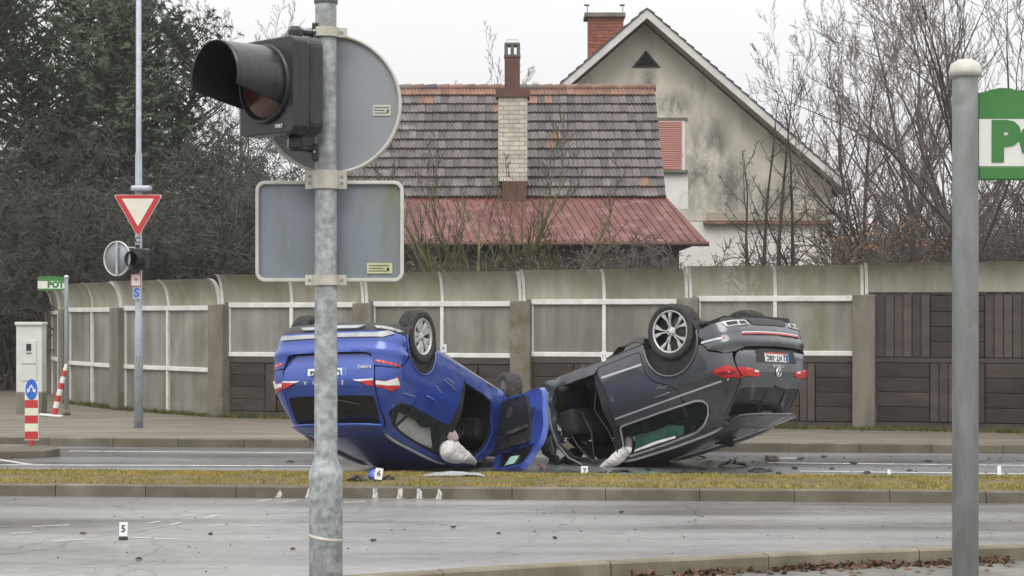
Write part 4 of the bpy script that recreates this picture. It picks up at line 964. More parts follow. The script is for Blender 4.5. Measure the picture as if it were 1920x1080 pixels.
class Surf:
    W0=0.88; RC=0.24
    def __init__(s,wt,rt,L,bulge=.07,fx=None):
        s.wt=wt;s.rt=rt;s.L=L;s.bulge=bulge
        s.A=s.W0-s.RC; s.B=s.RC*math.pi/2
    def w(s,x,z):
        v=interp(s.wt,z)
        if x<1.3: v*=1-.045*((1.3-x)/1.3)**2
        if x>2.9: v*=1-.12*((x-2.9)/1.4)**2
        return v
    def xr(s,z): return interp(s.rt,z)
    def ref(s,t):
        if t<=s.A: return 0.0,t
        if t<=s.A+s.B:
            a=(t-s.A)/s.RC
            return s.RC*(1-math.cos(a)), s.A+s.RC*math.sin(a)
        return s.RC+(t-s.A-s.B), s.W0
    def xmap(s,xq,z):
        k=max(0.0,1-xq/1.3)
        return xq+s.xr(z)*k*k
    def M(s,t,z,off=0.0,side=1):
        sg=side
        if t<0: t=-t; sg=-sg
        def raw(t,z):
            xq,yq=s.ref(abs(t))
            x=s.xmap(xq,z)+s.bulge*(yq/s.W0)**2*max(0,1-xq/.4)
            y=yq/s.W0*s.w(x,z)
            return (x,y,z)
        p=raw(t,z)
        if off:
            e=.004
            t0=max(t-e,0.0)
            a=raw(t+e,z);b=raw(t0,z);c=raw(t,z+e);d=raw(t,z-e)
            u=[a[i]-b[i] for i in range(3)];v=[c[i]-d[i] for i in range(3)]
            n=(u[1]*v[2]-u[2]*v[1],u[2]*v[0]-u[0]*v[2],u[0]*v[1]-u[1]*v[0])
            l=math.sqrt(sum(q*q for q in n)) or 1
            # outward : for side (dx/dt>0, dz) cross = x cross z = -y -> flip
            n=[-q/l for q in n]
            if t<=1e-6: n[1]=0
            p=tuple(p[i]+off*n[i] for i in range(3))
        return (p[0],sg*p[1],p[2])
    def S(s,x,z):
        # t of side point with true x
        lo,hi=0.0,7.0
        for _ in range(40):
            m=(lo+hi)/2
            if s.M(m,z)[0]<x: lo=m
            else: hi=m
        return lo
    def R(s,y,z):
        # t of rear point with lateral y >=0
        lo,hi=0.0,s.A+s.B
        for _ in range(40):
            m=(lo+hi)/2
            if s.M(m,z)[1]<y: lo=m
            else: hi=m
        return lo
BLUE=Surf([(.18,.80),(.28,.855),(.45,.885),(.65,.897),(.80,.897),(.90,.885),(.98,.862),(1.06,.838),(1.2,.775),(1.35,.69),(1.46,.60),(1.52,.55)],
          [(.18,.16),(.30,.05),(.42,.01),(.55,.0),(.70,.02),(.85,.05),(1.0,.09),(1.08,.14),(1.2,.235),(1.4,.40),(1.48,.46)],4.24)
GREY=Surf([(.20,.82),(.30,.875),(.48,.905),(.70,.918),(.90,.92),(1.0,.91),(1.06,.885),(1.14,.86),(1.3,.78),(1.45,.70),(1.56,.61),(1.62,.56)],
          [(.20,.20),(.32,.08),(.45,.02),(.60,.0),(.75,.02),(.90,.04),(1.05,.07),(1.17,.14),(1.3,.25),(1.5,.43),(1.58,.50)],4.49)
def pip(p, poly):
    x, y = p; c = False; n = len(poly); j = n - 1
    for i in range(n):
        xi, yi = poly[i]; xj, yj = poly[j]
        if (yi > y) != (yj > y) and x < (xj - xi) * (y - yi) / (yj - yi) + xi: c = not c
        j = i
    return c
def chaikin(poly, it=2, keep=0.25):
    for _ in range(it):
        q = []
        n = len(poly)
        for i in range(n):
            a, b = poly[i], poly[(i + 1) % n]
            q.append((a[0] + (b[0] - a[0]) * keep, a[1] + (b[1] - a[1]) * keep)); q.append((a[0] + (b[0] - a[0]) * (1 - keep), a[1] + (b[1] - a[1]) * (1 - keep)))
        poly = q
    return poly
def corner(poly, r=0.03, n=3):
    # rounds corners with a fixed radius
    out = []; m = len(poly)
    for i in range(m):
        p = Vector(poly[i]); a = Vector(poly[i - 1]) - p; b = Vector(poly[(i + 1) % m]) - p
        la, lb = a.length, b.length
        if la < 1e-6 or lb < 1e-6: continue
        k = min(r, la * 0.45, lb * 0.45); p0 = p + a / la * k; p1 = p + b / lb * k
        for j in range(n + 1):
            t = j / n; out.append(tuple(p0 * (1 - t) ** 2 + p * 2 * t * (1 - t) + p1 * t * t))
    return out
def inset(poly, d):
    # moves every edge inwards by d
    n = len(poly); A = sum(poly[i][0] * poly[(i + 1) % n][1] - poly[(i + 1) % n][0] * poly[i][1] for i in range(n)); s = 1 if A > 0 else -1
    out = []
    for i in range(n):
        p0, p1, p2 = Vector(poly[i - 1]), Vector(poly[i]), Vector(poly[(i + 1) % n])
        e1 = (p1 - p0); e2 = (p2 - p1)
        if e1.length < 1e-9 or e2.length < 1e-9: out.append(tuple(p1)); continue
        e1.normalize(); e2.normalize()
        n1 = Vector((-e1.y, e1.x)) * s; n2 = Vector((-e2.y, e2.x)) * s
        b = n1 + n2; l = max(0.5, b.length_squared / 2)
        out.append(tuple(p1 + b * (d / l)))
    return out
def dens(poly, g):
    out = []; n = len(poly)
    for i in range(n):
        a, b = poly[i], poly[(i + 1) % n]; L = math.hypot(b[0] - a[0], b[1] - a[1]); k = max(1, int(math.ceil(L / g)))
        for j in range(k): out.append((a[0] + (b[0] - a[0]) * j / k, a[1] + (b[1] - a[1]) * j / k))
    return out
def sheet_mesh(poly, holes, g, fmap, th):
    # triangulates the outline, maps it through fmap(u, v, off) and gives it thickness th
    loops = [dens(poly, g)] + [dens(h, g) for h in holes]
    pts = []; edges = []
    for lp in loops:
        k = len(pts); pts += lp; edges += [(k + i, k + (i + 1) % len(lp)) for i in range(len(lp))]
    xs = [p[0] for p in loops[0]]; zs = [p[1] for p in loops[0]]
    bnd = list(pts)
    gx = min(xs) + g * 0.5
    cell = {}
    for p in bnd: cell.setdefault((int(p[0] / g), int(p[1] / g)), []).append(p)
    while gx < max(xs):
        gz = min(zs) + g * 0.5
        while gz < max(zs):
            p = (gx, gz)
            if pip(p, loops[0]) and not any(pip(p, h) for h in loops[1:]):
                ci, cj = int(gx / g), int(gz / g); ok = True
                for a in (-1, 0, 1):
                    for b in (-1, 0, 1):
                        for q in cell.get((ci + a, cj + b), ()):
                            if (q[0] - gx) ** 2 + (q[1] - gz) ** 2 < (g * 0.45) ** 2: ok = False
                if ok: pts.append(p)
            gz += g
        gx += g
    r = delaunay_2d_cdt([Vector(p) for p in pts], edges, [], 0, 1e-6)
    V = [tuple(v) for v in r[0]]
    T = []
    for f in r[2]:
        cx = sum(V[i][0] for i in f) / 3; cz = sum(V[i][1] for i in f) / 3
        if pip((cx, cz), loops[0]) and not any(pip((cx, cz), h) for h in loops[1:]): T.append(tuple(f))
    mb = MB()
    outer = [fmap(p[0], p[1], 0.0) for p in V]; inner = [fmap(p[0], p[1], -th) for p in V]
    # orientation: outer must look away from inner
    if T:
        f = T[len(T) // 2]; a, b, c = [Vector(outer[i]) for i in f]; nn = (b - a).cross(c - a)
        if nn.dot(Vector(outer[f[0]]) - Vector(inner[f[0]])) < 0: T = [(x, z, y) for x, y, z in T]
    mb.add(outer, T, True); mb.add(inner, [(x, z, y) for x, y, z in T], True)
    ec = {}
    for f in T:
        for i in range(3):
            e = (f[i], f[(i + 1) % 3])
            if (e[1], e[0]) in ec: del ec[(e[1], e[0])]
            else: ec[e] = 1
    vs = []; fs = []
    for a, b in ec:
        k = len(vs); vs += [outer[a], outer[b], inner[b], inner[a]]; fs.append((k + 3, k + 2, k + 1, k))
    mb.add(vs, fs, False)
    return mb

class Car:
    def __init__(s, S, root, right_seen): s.S = S; s.root = root; s.side = -1 if right_seen else 1
    def sp(s, pts): return [(s.S.S(x, z), z) for x, z in pts]           # side view points -> unrolled
    def rp(s, pts): return [((1 if y >= 0 else -1) * s.S.R(abs(y), z), z) for y, z in pts]
    def panel(s, name, poly, m, side=1, holes=(), off=0.0, th=0.014, g=0.06, parent=None, gap=0.0, xf=None):
        fo = off if callable(off) else (lambda t, z: off)
        if gap: poly = inset(poly, gap)
        def fm(t, z, o):
            dn = 0.007 * noise.noise(Vector((t * 2.1, z * 2.6, side * 3.0))) + 0.004 * noise.noise(Vector((t * 6, z * 6, side * 5.0)))
            dn += 0.07 * max(0.0, min(1.0, (t - 3.05) / 0.5)) * noise.noise(Vector((t * 5, z * 4.5, side * 7.0)))      # crumpled towards the front
            p = s.S.M(t, z, fo(t, z) + dn + o + 1e-9, side)
            return tuple(xf @ Vector(p)) if xf is not None else p
        mb = sheet_mesh(poly, list(holes), g, fm, th)
        return link(name, mb.mesh(name), m, parent or s.root)
    def strip(s, name, pts, w, m, side=1, off=0.006, th=0.012, parent=None):
        # thin trim following unrolled points, w wide
        P = [Vector(p) for p in pts]; n = len(P); L = []; R = []
        for i in range(n):
            d = (P[min(i + 1, n - 1)] - P[max(i - 1, 0)]); d.normalize(); q = Vector((-d.y, d.x)) * w / 2
            L.append(tuple(P[i] + q)); R.append(tuple(P[i] - q))
        mb = MB()
        a = [s.S.M(t, z, off, side) for t, z in L]; b = [s.S.M(t, z, off, side) for t, z in R]
        c = [s.S.M(t, z, off - th, side) for t, z in L]; d = [s.S.M(t, z, off - th, side) for t, z in R]
        vs = a + b + c + d; fs = []
        for i in range(n - 1):
            fs += [(i, i + 1, n + i + 1, n + i), (i, 2 * n + i, 2 * n + i + 1, i + 1), (n + i, n + i + 1, 3 * n + i + 1, 3 * n + i)]
        fs += [(0, n, 3 * n, 2 * n), (n - 1, 3 * n - 1, 4 * n - 1, 2 * n - 1)]
        mb.add(vs, fs); return mb.build(name, m, parent or s.root)
    def text(s, body, size, y, z, m, parent=None, off=0.008, ext=0.002, bold=0.0, sp=1.0):
        t = s.S.R(abs(y), z) * (1 if y >= 0 else -1)
        p = Vector(s.S.M(t, z, off)); px = Vector(s.S.M(t + 0.01, z, off)); pz = Vector(s.S.M(t, z + 0.01, off))
        X = -(px - p).normalized(); Z = (pz - p).normalized()       # from behind, picture right is car right (-y)
        M = basis(p, X, Z)
        return place_text(body, size, M, m, parent or s.root, ext=ext, bold=bold, sp=sp)
def patch(name, fn, nu, nv, m, parent, th=0.014):
    b = MB(); b.grid(fn, nu, nv)
    me = b.mesh(name); o = link(name, me, m, parent)
    md_ = o.modifiers.new('s', 'SOLIDIFY'); md_.thickness = th; md_.offset = -1
    return o

def make_wheel(name, parent, loc, R, width, rr, style, sgn, steer=0.0, tread=True):
    # axis along car y; outer face towards sgn
    MW = Matrix.Translation(loc) @ Matrix.Rotation(steer, 4, 'Z') @ basis((0, 0, 0), (1, 0, 0), (0, 0, 1), (0, sgn, 0))
    hw = width / 2
    rim = MB(); rim.lathe([(rr - 0.012, hw - 0.055), (rr - 0.018, hw - 0.02), (rr - 0.006, hw - 0.006), (rr + 0.006, hw - 0.004), (rr + 0.010, hw - 0.012), (rr + 0.004, hw - 0.03), (rr - 0.004, -hw + 0.02), (rr + 0.006, -hw + 0.005)], 56)
    ro = MB(); 
    for v in rim.v: ro.v.append(tuple(MW @ Vector(v)))
    ro.f = rim.f; ro.sm = rim.sm
    w = ro.build(name, 'alloy' if style == 'ten' else 'alloy_dark', parent, fix=False)
    if style != 'ten':
        lpb = MB(); lpb.lathe([(rr - 0.014, hw - 0.012), (rr - 0.004, hw - 0.004), (rr + 0.006, hw - 0.002), (rr + 0.009, hw - 0.010)], 56, MW); lpb.build('rim_lip', 'alloy', w, fix=False)
    ty = MB()
    NS = 110
    prof = [(rr, -hw + 0.012), (rr + (R - rr) * 0.25, -hw - 0.004), (rr + (R - rr) * 0.6, -hw - 0.008), (R - 0.022, -hw), (R - 0.008, -hw + 0.012)]
    nt_ = 18
    for i in range(nt_ + 1): prof.append((R - 0.004 * (2 * i / nt_ - 1) ** 2, -hw + 0.018 + (width - 0.036) * i / nt_))
    prof += [(R - 0.008, hw - 0.012), (R - 0.022, hw), (rr + (R - rr) * 0.6, hw + 0.008), (rr + (R - rr) * 0.25, hw + 0.004), (rr, hw - 0.012)]
    vs = []
    for i, (r, h) in enumerate(prof):
        for k in range(NS):
            q = r
            if 4 <= i <= 5 + nt_ + 0 and tread:
                j = i - 5; groove = j in (3, 4, 8, 10, 14, 15)
                ph = (k + (0 if j < 9 else 2) + (abs(j - 9) // 2)) % 5
                if groove or ph == 0: q = r - 0.011
            a = 2 * PI * k / NS
            vs.append(MW @ Vector((q * math.cos(a), q * math.sin(a), h)))
    m_ = len(prof)
    fs = [(i * NS + k, i * NS + (k + 1) % NS, (i + 1) * NS + (k + 1) % NS, (i + 1) * NS + k) for i in range(m_ - 1) for k in range(NS)]
    ty.add(vs, fs, False)
    for i in range(len(ty.sm)):
        ring = i // NS
        ty.sm[i] = ring < 3 or ring > m_ - 5
    ty.build('tyre', 'rubber', w, fix=False)
    bk = MB(); bk.lathe([(0, hw - 0.075), (rr - 0.012, hw - 0.07), (rr - 0.012, -hw + 0.02), (rr + 0.004, -hw + 0.002), (0, -hw + 0.0)], 36, MW); bk.build('wheel_back', 'alloy_dark', w)
    def spoke(a0, a1, r0, r1, w0, w1, z0, z1, mt, th=0.02):
        c0, s0, c1, s1 = math.cos(a0), math.sin(a0), math.cos(a1), math.sin(a1)
        t0 = Vector((-s0, c0, 0)); t1 = Vector((-s1, c1, 0)); p0 = Vector((c0 * r0, s0 * r0, z0)); p1 = Vector((c1 * r1, s1 * r1, z1))
        b = MB(); Z = Vector((0, 0, th))
        pm = (p0 + p1) / 2 + Vector((0, 0, 0.004)); tm = (t0 + t1).normalized(); wm = w0 * 0.55 + w1 * 0.45
        rows = [(p0, t0, w0), (pm, tm, wm), (p1, t1, w1)]
        V = []
        for p, t, ww in rows: V += [p - t * ww / 2, p + t * ww / 2, p + t * ww * 0.65 - Z, p - t * ww * 0.65 - Z]
        fs = [(i * 4 + j, i * 4 + (j + 1) % 4, i * 4 + 4 + (j + 1) % 4, i * 4 + 4 + j) for i in range(2) for j in range(4)] + [(0, 3, 2, 1), (8, 9, 10, 11)]
        b.add([MW @ v for v in V], fs); b.build('spoke', mt, w)
    zf = hw - 0.028
    if style == 'ten':
        for k in range(5):
            a = 2 * PI * k / 5 + 0.3
            for d_ in (-1, 1): spoke(a + d_ * 0.10, a + d_ * 0.27, 0.045, rr - 0.008, 0.034, 0.062, zf, zf + 0.012, 'alloy')
        for k in range(5):
            a = 2 * PI * k / 5 + 0.3; spoke(a, a, 0.12, rr - 0.008, 0.012, 0.03, zf - 0.012, zf - 0.004, 'alloy', 0.01)
    else:
        for k in range(5):
            a = 2 * PI * k / 5 - PI / 2
            for d_ in (-1, 1):
                spoke(a + d_ * 0.13, a + d_ * 0.13, 0.05, rr * 0.62, 0.013, 0.016, zf - 0.006, zf + 0.002, 'alloy')
                spoke(a + d_ * 0.15, a + d_ * 0.25, rr * 0.60, rr - 0.006, 0.022, 0.056, zf + 0.002, zf + 0.010, 'alloy')
    h = MB(); h.lathe([(0.062, -0.03), (0.062, 0.0), (0.05, 0.006), (0.034, 0.006), (0.03, 0.010), (0, 0.011)], 24, MW @ Matrix.Translation((0, 0, zf))); h.build('hub_cap', 'alloy', w)
    for k in range(5):
        a = 2 * PI * k / 5 + 0.9; h = MB(); h.lathe([(0.008, 0), (0.008, 0.006), (0, 0.006)], 6, MW @ Matrix.Translation((0.046 * math.cos(a), 0.046 * math.sin(a), zf + 0.004))); h.build('wheel_bolt', 'alloy_dark', w)
    return w

def arcpts(cx, cz, r, a0, a1, n=14):
    return [(cx + r * math.cos(math.radians(a0 + (a1 - a0) * i / n)), cz + r * math.sin(math.radians(a0 + (a1 - a0) * i / n))) for i in range(n + 1)]

def seat(car, x, y, zf, m='interior'):
    b = MB()
    b.box((x, y, zf + 0.14), (0.52, 0.5, 0.16)); M_ = Matrix.Rotation(-0.30, 3, 'Y')
    b.box((x - 0.32, y, zf + 0.50), (0.14, 0.48, 0.66), M_, taper=0.85)
    b.box((x - 0.44, y, zf + 0.92), (0.10, 0.26, 0.18), M_, taper=0.9)
    o = b.build('seat', m, car.root); bev(o, 0.05, 3); return o

def build_car(cfg):
    S = cfg['S']; sg = cfg['seen']                  # +1: the car's left side is the one in view
    root = empty(cfg['name'], cfg['t']); root.rotation_euler = cfg['rot']
    tag(root, cfg['label'], 'car')
    c = Car(S, root, sg < 0)
    paint = cfg['paint']; sp, rp = c.sp, c.rp
    ze = cfg['roof_edge']; crown = cfg['crown']; ax = cfg['arch']; fax = cfg['front_arch']
    zl = cfg['low']; sill = cfg['sill']
    def edge(x): return interp(ze, x)
    both = (1, -1)
    # --- body sides
    for side in both:
        seen = side == sg
        ar = arcpts(ax[0], ax[1], ax[2], cfg['a0'], cfg['a1'])
        top = [(x, edge(x)) for x in cfg['top_x']]
        outer = rp(cfg['gap_line']) + sp(top) + sp(cfg['apillar']) + sp([(cfg['front_x'], sill[1]), (cfg['front_x'], sill[0]), (ax[0] + ax[2] + 0.03, sill[0])]) + sp(ar) + (rp(cfg['bump_line_r']) if not cfg.get('bl_side') else sp(cfg['bl_side']) + rp(cfg['bump_line_r']))
        hole = corner(sp(cfg['rear_hole'] + cfg['front_hole']), 0.05)
        sf = c.panel('side_frame', outer, paint, side, [hole], th=0.03, gap=0.003)
        # rear door skin, window frame, glass
        c_door = c.panel('rear_door', corner(sp(cfg['rear_door']), 0.04), paint, side, th=0.03, gap=0.004)
        dlo = corner(sp(cfg['dlo']), cfg.get('dlo_r', 0.035))
        wf = c.panel('window_frame', [p for p in inset(dlo, -0.035)], 'black_plastic', side, [dlo], off=-0.006, th=0.02, g=0.05)
        k = cfg['dlo_split']
        gpoly = inset(dlo, -0.012)
        c.panel('side_glass', gpoly, cfg['glass_side'] if seen else 'tinted', side, off=-0.014, th=0.004, g=0.07, parent=wf)
        c.strip('pillar_trim', sp(k), 0.05, 'black_plastic', side, off=-0.004, parent=wf)
        if cfg.get('chrome_dlo'):
            lp = dens(inset(dlo, -0.02), 0.05); lp = lp + [lp[0]]
            c.strip('chrome_surround', lp, 0.022, 'chrome', side, off=0.004, parent=wf)
        # handle
        hx, hz = cfg['handle']
        hb = MB()
        pts = [S.M(S.S(hx + dx, hz), hz, o, side) for dx, o in ((-0.11, 0.005), (-0.09, 0.03), (0.09, 0.03), (0.11, 0.005))]
        hb.tube(pts, 0.014, 8); hb.build('handle', paint, c_door)
        # B pillar
        c.panel('b_pillar', sp(cfg['b_pillar']), 'interior', side, off=-0.02, th=0.03)
        # front door
        fd = cfg['front_door']
        if not seen:
            f_ = c.panel('front_door', corner(sp(fd), 0.05), paint, side, [corner(sp(cfg['front_dlo']), 0.04)], th=0.03, gap=0.004)
            c.panel('side_glass', corner(sp(cfg['front_dlo']), 0.04), 'tinted', side, off=-0.012, th=0.004, g=0.08, parent=f_)
        # inner trim (dark lining), with the same window and door apertures
        lin = sp(cfg['lining'])
        holes = [inset(dlo, -0.02)]
        if seen: holes.append(corner(sp(cfg['front_hole_full']), 0.05))
        else: holes.append(corner(sp(cfg['front_dlo']), 0.04))
        c.panel('lining', lin, 'interior', side, holes, off=-0.055, th=0.02, g=0.09)
        # wheel-arch liner
        for (cx, cz, r), yy in ((ax, 0.0), (fax, 0.0)):
            if cx > cfg['max_x']: continue
            lb = MB(); y1 = S.w(cx, 0.6) - 0.012; y0 = y1 - 0.30
            def fn(u, v): a = math.radians(-25 + 230 * u); return (cx + (r - 0.004) * math.cos(a), side * (y0 + (y1 - y0) * v), cz + (r - 0.004) * math.sin(a))
            lb.grid(fn, 24, 1); lb.grid(lambda u, v: (cx + (r - 0.004) * v * math.cos(math.radians(-25 + 230 * u)), side * y0, cz + (r - 0.004) * v * math.sin(math.radians(-25 + 230 * u))), 24, 1)
            lb.build('wheel_arch_liner', 'undertray', root, fix=False)
            # rolled lip of the arch
            lp = [S.M(S.S(cx + (r - 0.006) * math.cos(math.radians(q)), cz + (r - 0.006) * math.sin(math.radians(q))), cz + (r - 0.006) * math.sin(math.radians(q)), 0.004, side) for q in range(-5, 186, 10)]
            lb = MB(); lb.tube(lp, cfg['lip'][0], 6); lb.build('arch_lip', cfg['lip'][1], root)
        # sill underside strip
        st = MB(); xs = [ax[0] + ax[2] + 0.04 + (cfg['front_x'] - ax[0] - ax[2] - 0.06) * i / 10 for i in range(11)]
        st.tube([S.M(S.S(x, sill[0]), sill[0], -0.012, side) for x in xs], 0.016, 6); st.build('sill_edge', cfg['sill_mat'], root)
        # roof rail
        rb = MB(); xs = [cfg['rail'][0] + (cfg['rail'][1] - cfg['rail'][0]) * i / 16 for i in range(17)]
        pts = []
        for i, x in enumerate(xs):
            z = edge(x) + (0.0 if i in (0, 16) else 0.016 if i in (1, 15) else 0.022); pts.append((x, side * (S.w(x, edge(x)) - 0.035), z))
        rb.tube(pts, 0.019, 8); rb.build('roof_rail', cfg['rail_mat'], root)
    # --- roof, spoiler
    x0, x1 = cfg['roof_x']
    def roof(u, v):
        x = x0 + (x1 - x0) * u; e = edge(x); w = S.w(x, e); y = (2 * v - 1)
        return (x, w * y, e + crown * (1 - y * y) * (1 - 0.25 * u))
    patch('roof', lambda u, v: roof(u, v), 28, 20, paint, root, 0.02)
    patch('headliner', lambda u, v: (roof(u, v)[0], roof(u, v)[1] * 0.97, roof(u, v)[2] - 0.05), 12, 8, 'interior_grey', root, 0.01)
    sx0 = cfg['spoiler_x']; sz = cfg['spoiler_z']
    def spo(u, v):
        y = (2 * v - 1); e = edge(x0); w = S.w(x0, e)
        x = x0 + 0.004 + (sx0 + 0.12 * abs(y) ** 4 - x0) * u; top_ = e + crown * (1 - y * y)
        return (x, y * (w + (0.02 * u)), top_ + (sz - e + crown * 0.2 * (1 - y * y) - crown * (1 - y * y)) * u)
    so = patch('spoiler', lambda u, v: spo(1 - u, v), 8, 24, paint, root, 0.035)
    lip = MB(); lip.tube([tuple(Vector(spo(1.0, i / 24)) + Vector((0, 0, -0.018))) for i in range(25)], 0.013, 6); lip.build('spoiler_lip', cfg['spoiler_lip'], so)
    # --- rear
    tg = cfg['tailgate']; tgp = rp(tg) + rp([(-y, z) for y, z in reversed(tg)])
    win = cfg['window']; wp = corner(rp(win) + rp([(-y, z) for y, z in reversed(win)]), 0.04)
    t_off = cfg['tail_off']
    tgo = c.panel('tailgate', corner(tgp, 0.03), paint, 1, [wp], off=lambda t, z: t_off(abs(t), z), th=0.03, gap=0.004, g=0.05)
    c.panel('rear_window', inset(wp, -0.015), 'tinted', 1, off=-0.012, th=0.005, g=0.06, parent=tgo)
    bp = cfg['bumper_top']; bb = cfg['bumper_bottom']
    half = sp(cfg['bumper_side']) + []
    right = rp(bp)                                   # centre -> outwards along the top
    outl = right + sp(cfg['bumper_side']) + rp(list(reversed(bb)))
    full = outl + [(-t, z) for t, z in reversed(outl)]
    # drop duplicate centre points
    f2 = []
    for p in full:
        if not f2 or math.hypot(p[0] - f2[-1][0], p[1] - f2[-1][1]) > 1e-4: f2.append(p)
    if math.hypot(f2[0][0] - f2[-1][0], f2[0][1] - f2[-1][1]) < 1e-4: f2.pop()
    bmp = c.panel('rear_bumper', f2, paint, 1, off=lambda t, z: cfg['bump_off'](abs(t), z), th=0.03, gap=0.003, g=0.045)
    va = rp([(0.78, zl[0]), (0.84, zl[1])]); va = va + [(-t, z) for t, z in reversed(va)]
    c.panel('valance', va, 'black_plastic', 1, off=-0.012, th=0.02)
    # dark core behind the rear panels and the underbody
    ub = MB(); ub.box2((0.45, -0.78, cfg.get('under_z', 0.22)), (cfg['max_x'] - 0.05, 0.78, 0.34)); bev(ub.build('underbody', 'undertray', root), 0.03)
    ub = MB(); ub.box2((0.10, -0.60, 0.30), (0.20, 0.60, cfg['core_top'])); ub.box2((0.18, -0.70, 0.30), (0.55, -0.62, 0.55)); ub.build('rear_core', 'interior', root)
    ub = MB(); ub.tube([(1.6, 0.3, 0.27), (0.9, 0.35, 0.27), (0.55, 0.42, 0.28), (0.35, 0.42, 0.30)], 0.03, 8); ub.build('exhaust', 'grey_metal', root)
    ub = MB(); ub.tube([(ax[0], -0.7, 0.25), (ax[0], 0.7, 0.25)], 0.04, 8); ub.build('rear_axle', 'undertray', root)
    # seats and dash
    for y in (0.38, -0.38): seat(c, cfg['seat_x'], y, 0.34); seat(c, cfg['seat_x'] - 0.95, y, 0.38)
    return c
# ---- blue hatchback
Sb = BLUE
gapb = [(0.628, 0.80), (0.632, 0.88), (0.628, 1.08), (0.622, 1.25), (0.612, 1.42)]
def ramp(x, a, b): return max(0.0, min(1.0, (x - a) / (b - a)))
cfgb = dict(S=Sb, seen=1, name='blue_car', t=(-2.1171, 19.9518, 2.1441), rot=(math.radians(177.351), math.radians(18.1674), PI / 2 - math.radians(26.1528)),
    label='overturned blue car lying on its roof with a front door hanging open', paint='blue_paint',
    roof_edge=[(0.40, 1.45), (1.0, 1.475), (1.6, 1.475), (2.1, 1.455), (2.45, 1.42), (2.7, 1.36)], crown=0.065,
    arch=(0.70, 0.37, 0.352), front_arch=(3.39, 0.37, 0.355), a0=8, a1=140, low=(0.22, 0.36), sill=(0.30, 0.33), front_x=2.95, max_x=4.0,
    gap_line=gapb, top_x=[0.50, 0.8, 1.2, 1.6, 2.0, 2.3, 2.45], apillar=[(2.70, 1.345), (2.88, 1.20), (2.94, 1.02), (2.95, 0.70)],
    bl_side=[(0.34, 0.70), (0.26, 0.775)], bump_line_r=[(0.82, 0.795)],
    rear_hole=[(0.395, 1.23), (0.50, 1.125), (0.72, 1.10), (0.80, 0.88), (0.98, 0.64), (1.06, 0.50), (1.075, 0.345), (1.80, 0.345)], front_hole=[(1.84, 0.49), (2.36, 0.49), (2.58, 0.53), (2.68, 0.68), (2.72, 0.84), (2.77, 1.05), (2.74, 1.18), (2.58, 1.335), (2.20, 1.42), (1.6, 1.437), (0.90, 1.42), (0.60, 1.38), (0.43, 1.30)],
    front_hole_full=[(1.86, 0.47), (2.62, 0.50), (2.74, 0.70), (2.78, 1.05), (2.74, 1.20), (2.56, 1.35), (2.20, 1.43), (1.78, 1.44), (1.72, 1.1)],
    rear_door=[(0.73, 1.105), (0.805, 0.88), (0.985, 0.645), (1.065, 0.505), (1.08, 0.35), (1.80, 0.35), (1.835, 0.42), (1.81, 0.52), (1.755, 0.70), (1.69, 0.95), (1.665, 1.105)],
    dlo=[(0.43, 1.225), (0.53, 1.150), (0.74, 1.135), (1.62, 1.140), (1.73, 1.405), (1.25, 1.412), (0.88, 1.395), (0.62, 1.36), (0.46, 1.285)],
    dlo_split=[(0.80, 1.135), (0.66, 1.39)], glass_side='pale_tint', dlo_r=0.012, handle=(1.03, 0.93),
    b_pillar=[(1.66, 1.10), (1.70, 0.95), (1.83, 0.45), (1.90, 0.45), (1.87, 1.1), (1.86, 1.43), (1.74, 1.43)],
    front_door=[(1.84, 0.345), (2.92, 0.345), (2.94, 0.70), (2.93, 1.02), (2.84, 1.19), (2.62, 1.36), (2.2, 1.44), (1.80, 1.445), (1.70, 1.10), (1.76, 0.70)],
    front_dlo=[(1.80, 1.14), (2.70, 1.12), (2.58, 1.30), (2.2, 1.40), (1.86, 1.41)],
    lining=[(0.30, 0.35), (2.95, 0.35), (2.93, 1.05), (2.70, 1.34), (2.1, 1.45), (1.0, 1.46), (0.45, 1.44), (0.35, 1.0)],
    lip=(0.010, 'blue_paint'), sill_mat='silver', rail=(0.62, 2.15), rail_mat='silver', roof_x=(0.50, 2.45), spoiler_x=0.30, spoiler_z=1.435, spoiler_lip='blue_paint',  # silver sill edge paints in the highlight along the sill's underside
    tailgate=[(0, 0.645), (0.49, 0.645), (0.565, 0.665), (0.60, 0.74), (0.624, 0.86), (0.622, 1.08), (0.614, 1.25), (0.604, 1.415), (0, 1.425)],
    window=[(0, 1.115), (0.585, 1.115), (0.565, 1.395), (0, 1.405)], tail_off=lambda t, z: -0.055 * (1 - ramp(z, 0.68, 0.84)) + 0.012 * math.exp(-((z - 0.955) / 0.05) ** 2),
    bumper_top=[(0, 0.635), (0.49, 0.635), (0.57, 0.655), (0.605, 0.735), (0.622, 0.79), (0.84, 0.79)], bumper_side=[(0.26, 0.765), (0.335, 0.69), (0.385, 0.57), (0.345, 0.42), (0.33, 0.37)], bumper_bottom=[(0, 0.37), (0.84, 0.37)],
    bump_off=lambda t, z: 0.016 * math.exp(-((z - 0.60) / 0.04) ** 2) - 0.018 * math.exp(-((z - 0.52) / 0.03) ** 2), core_top=1.0, seat_x=2.05)
cb1 = build_car(cfgb); BC = cb1.root; rp, sp = cb1.rp, cb1.sp
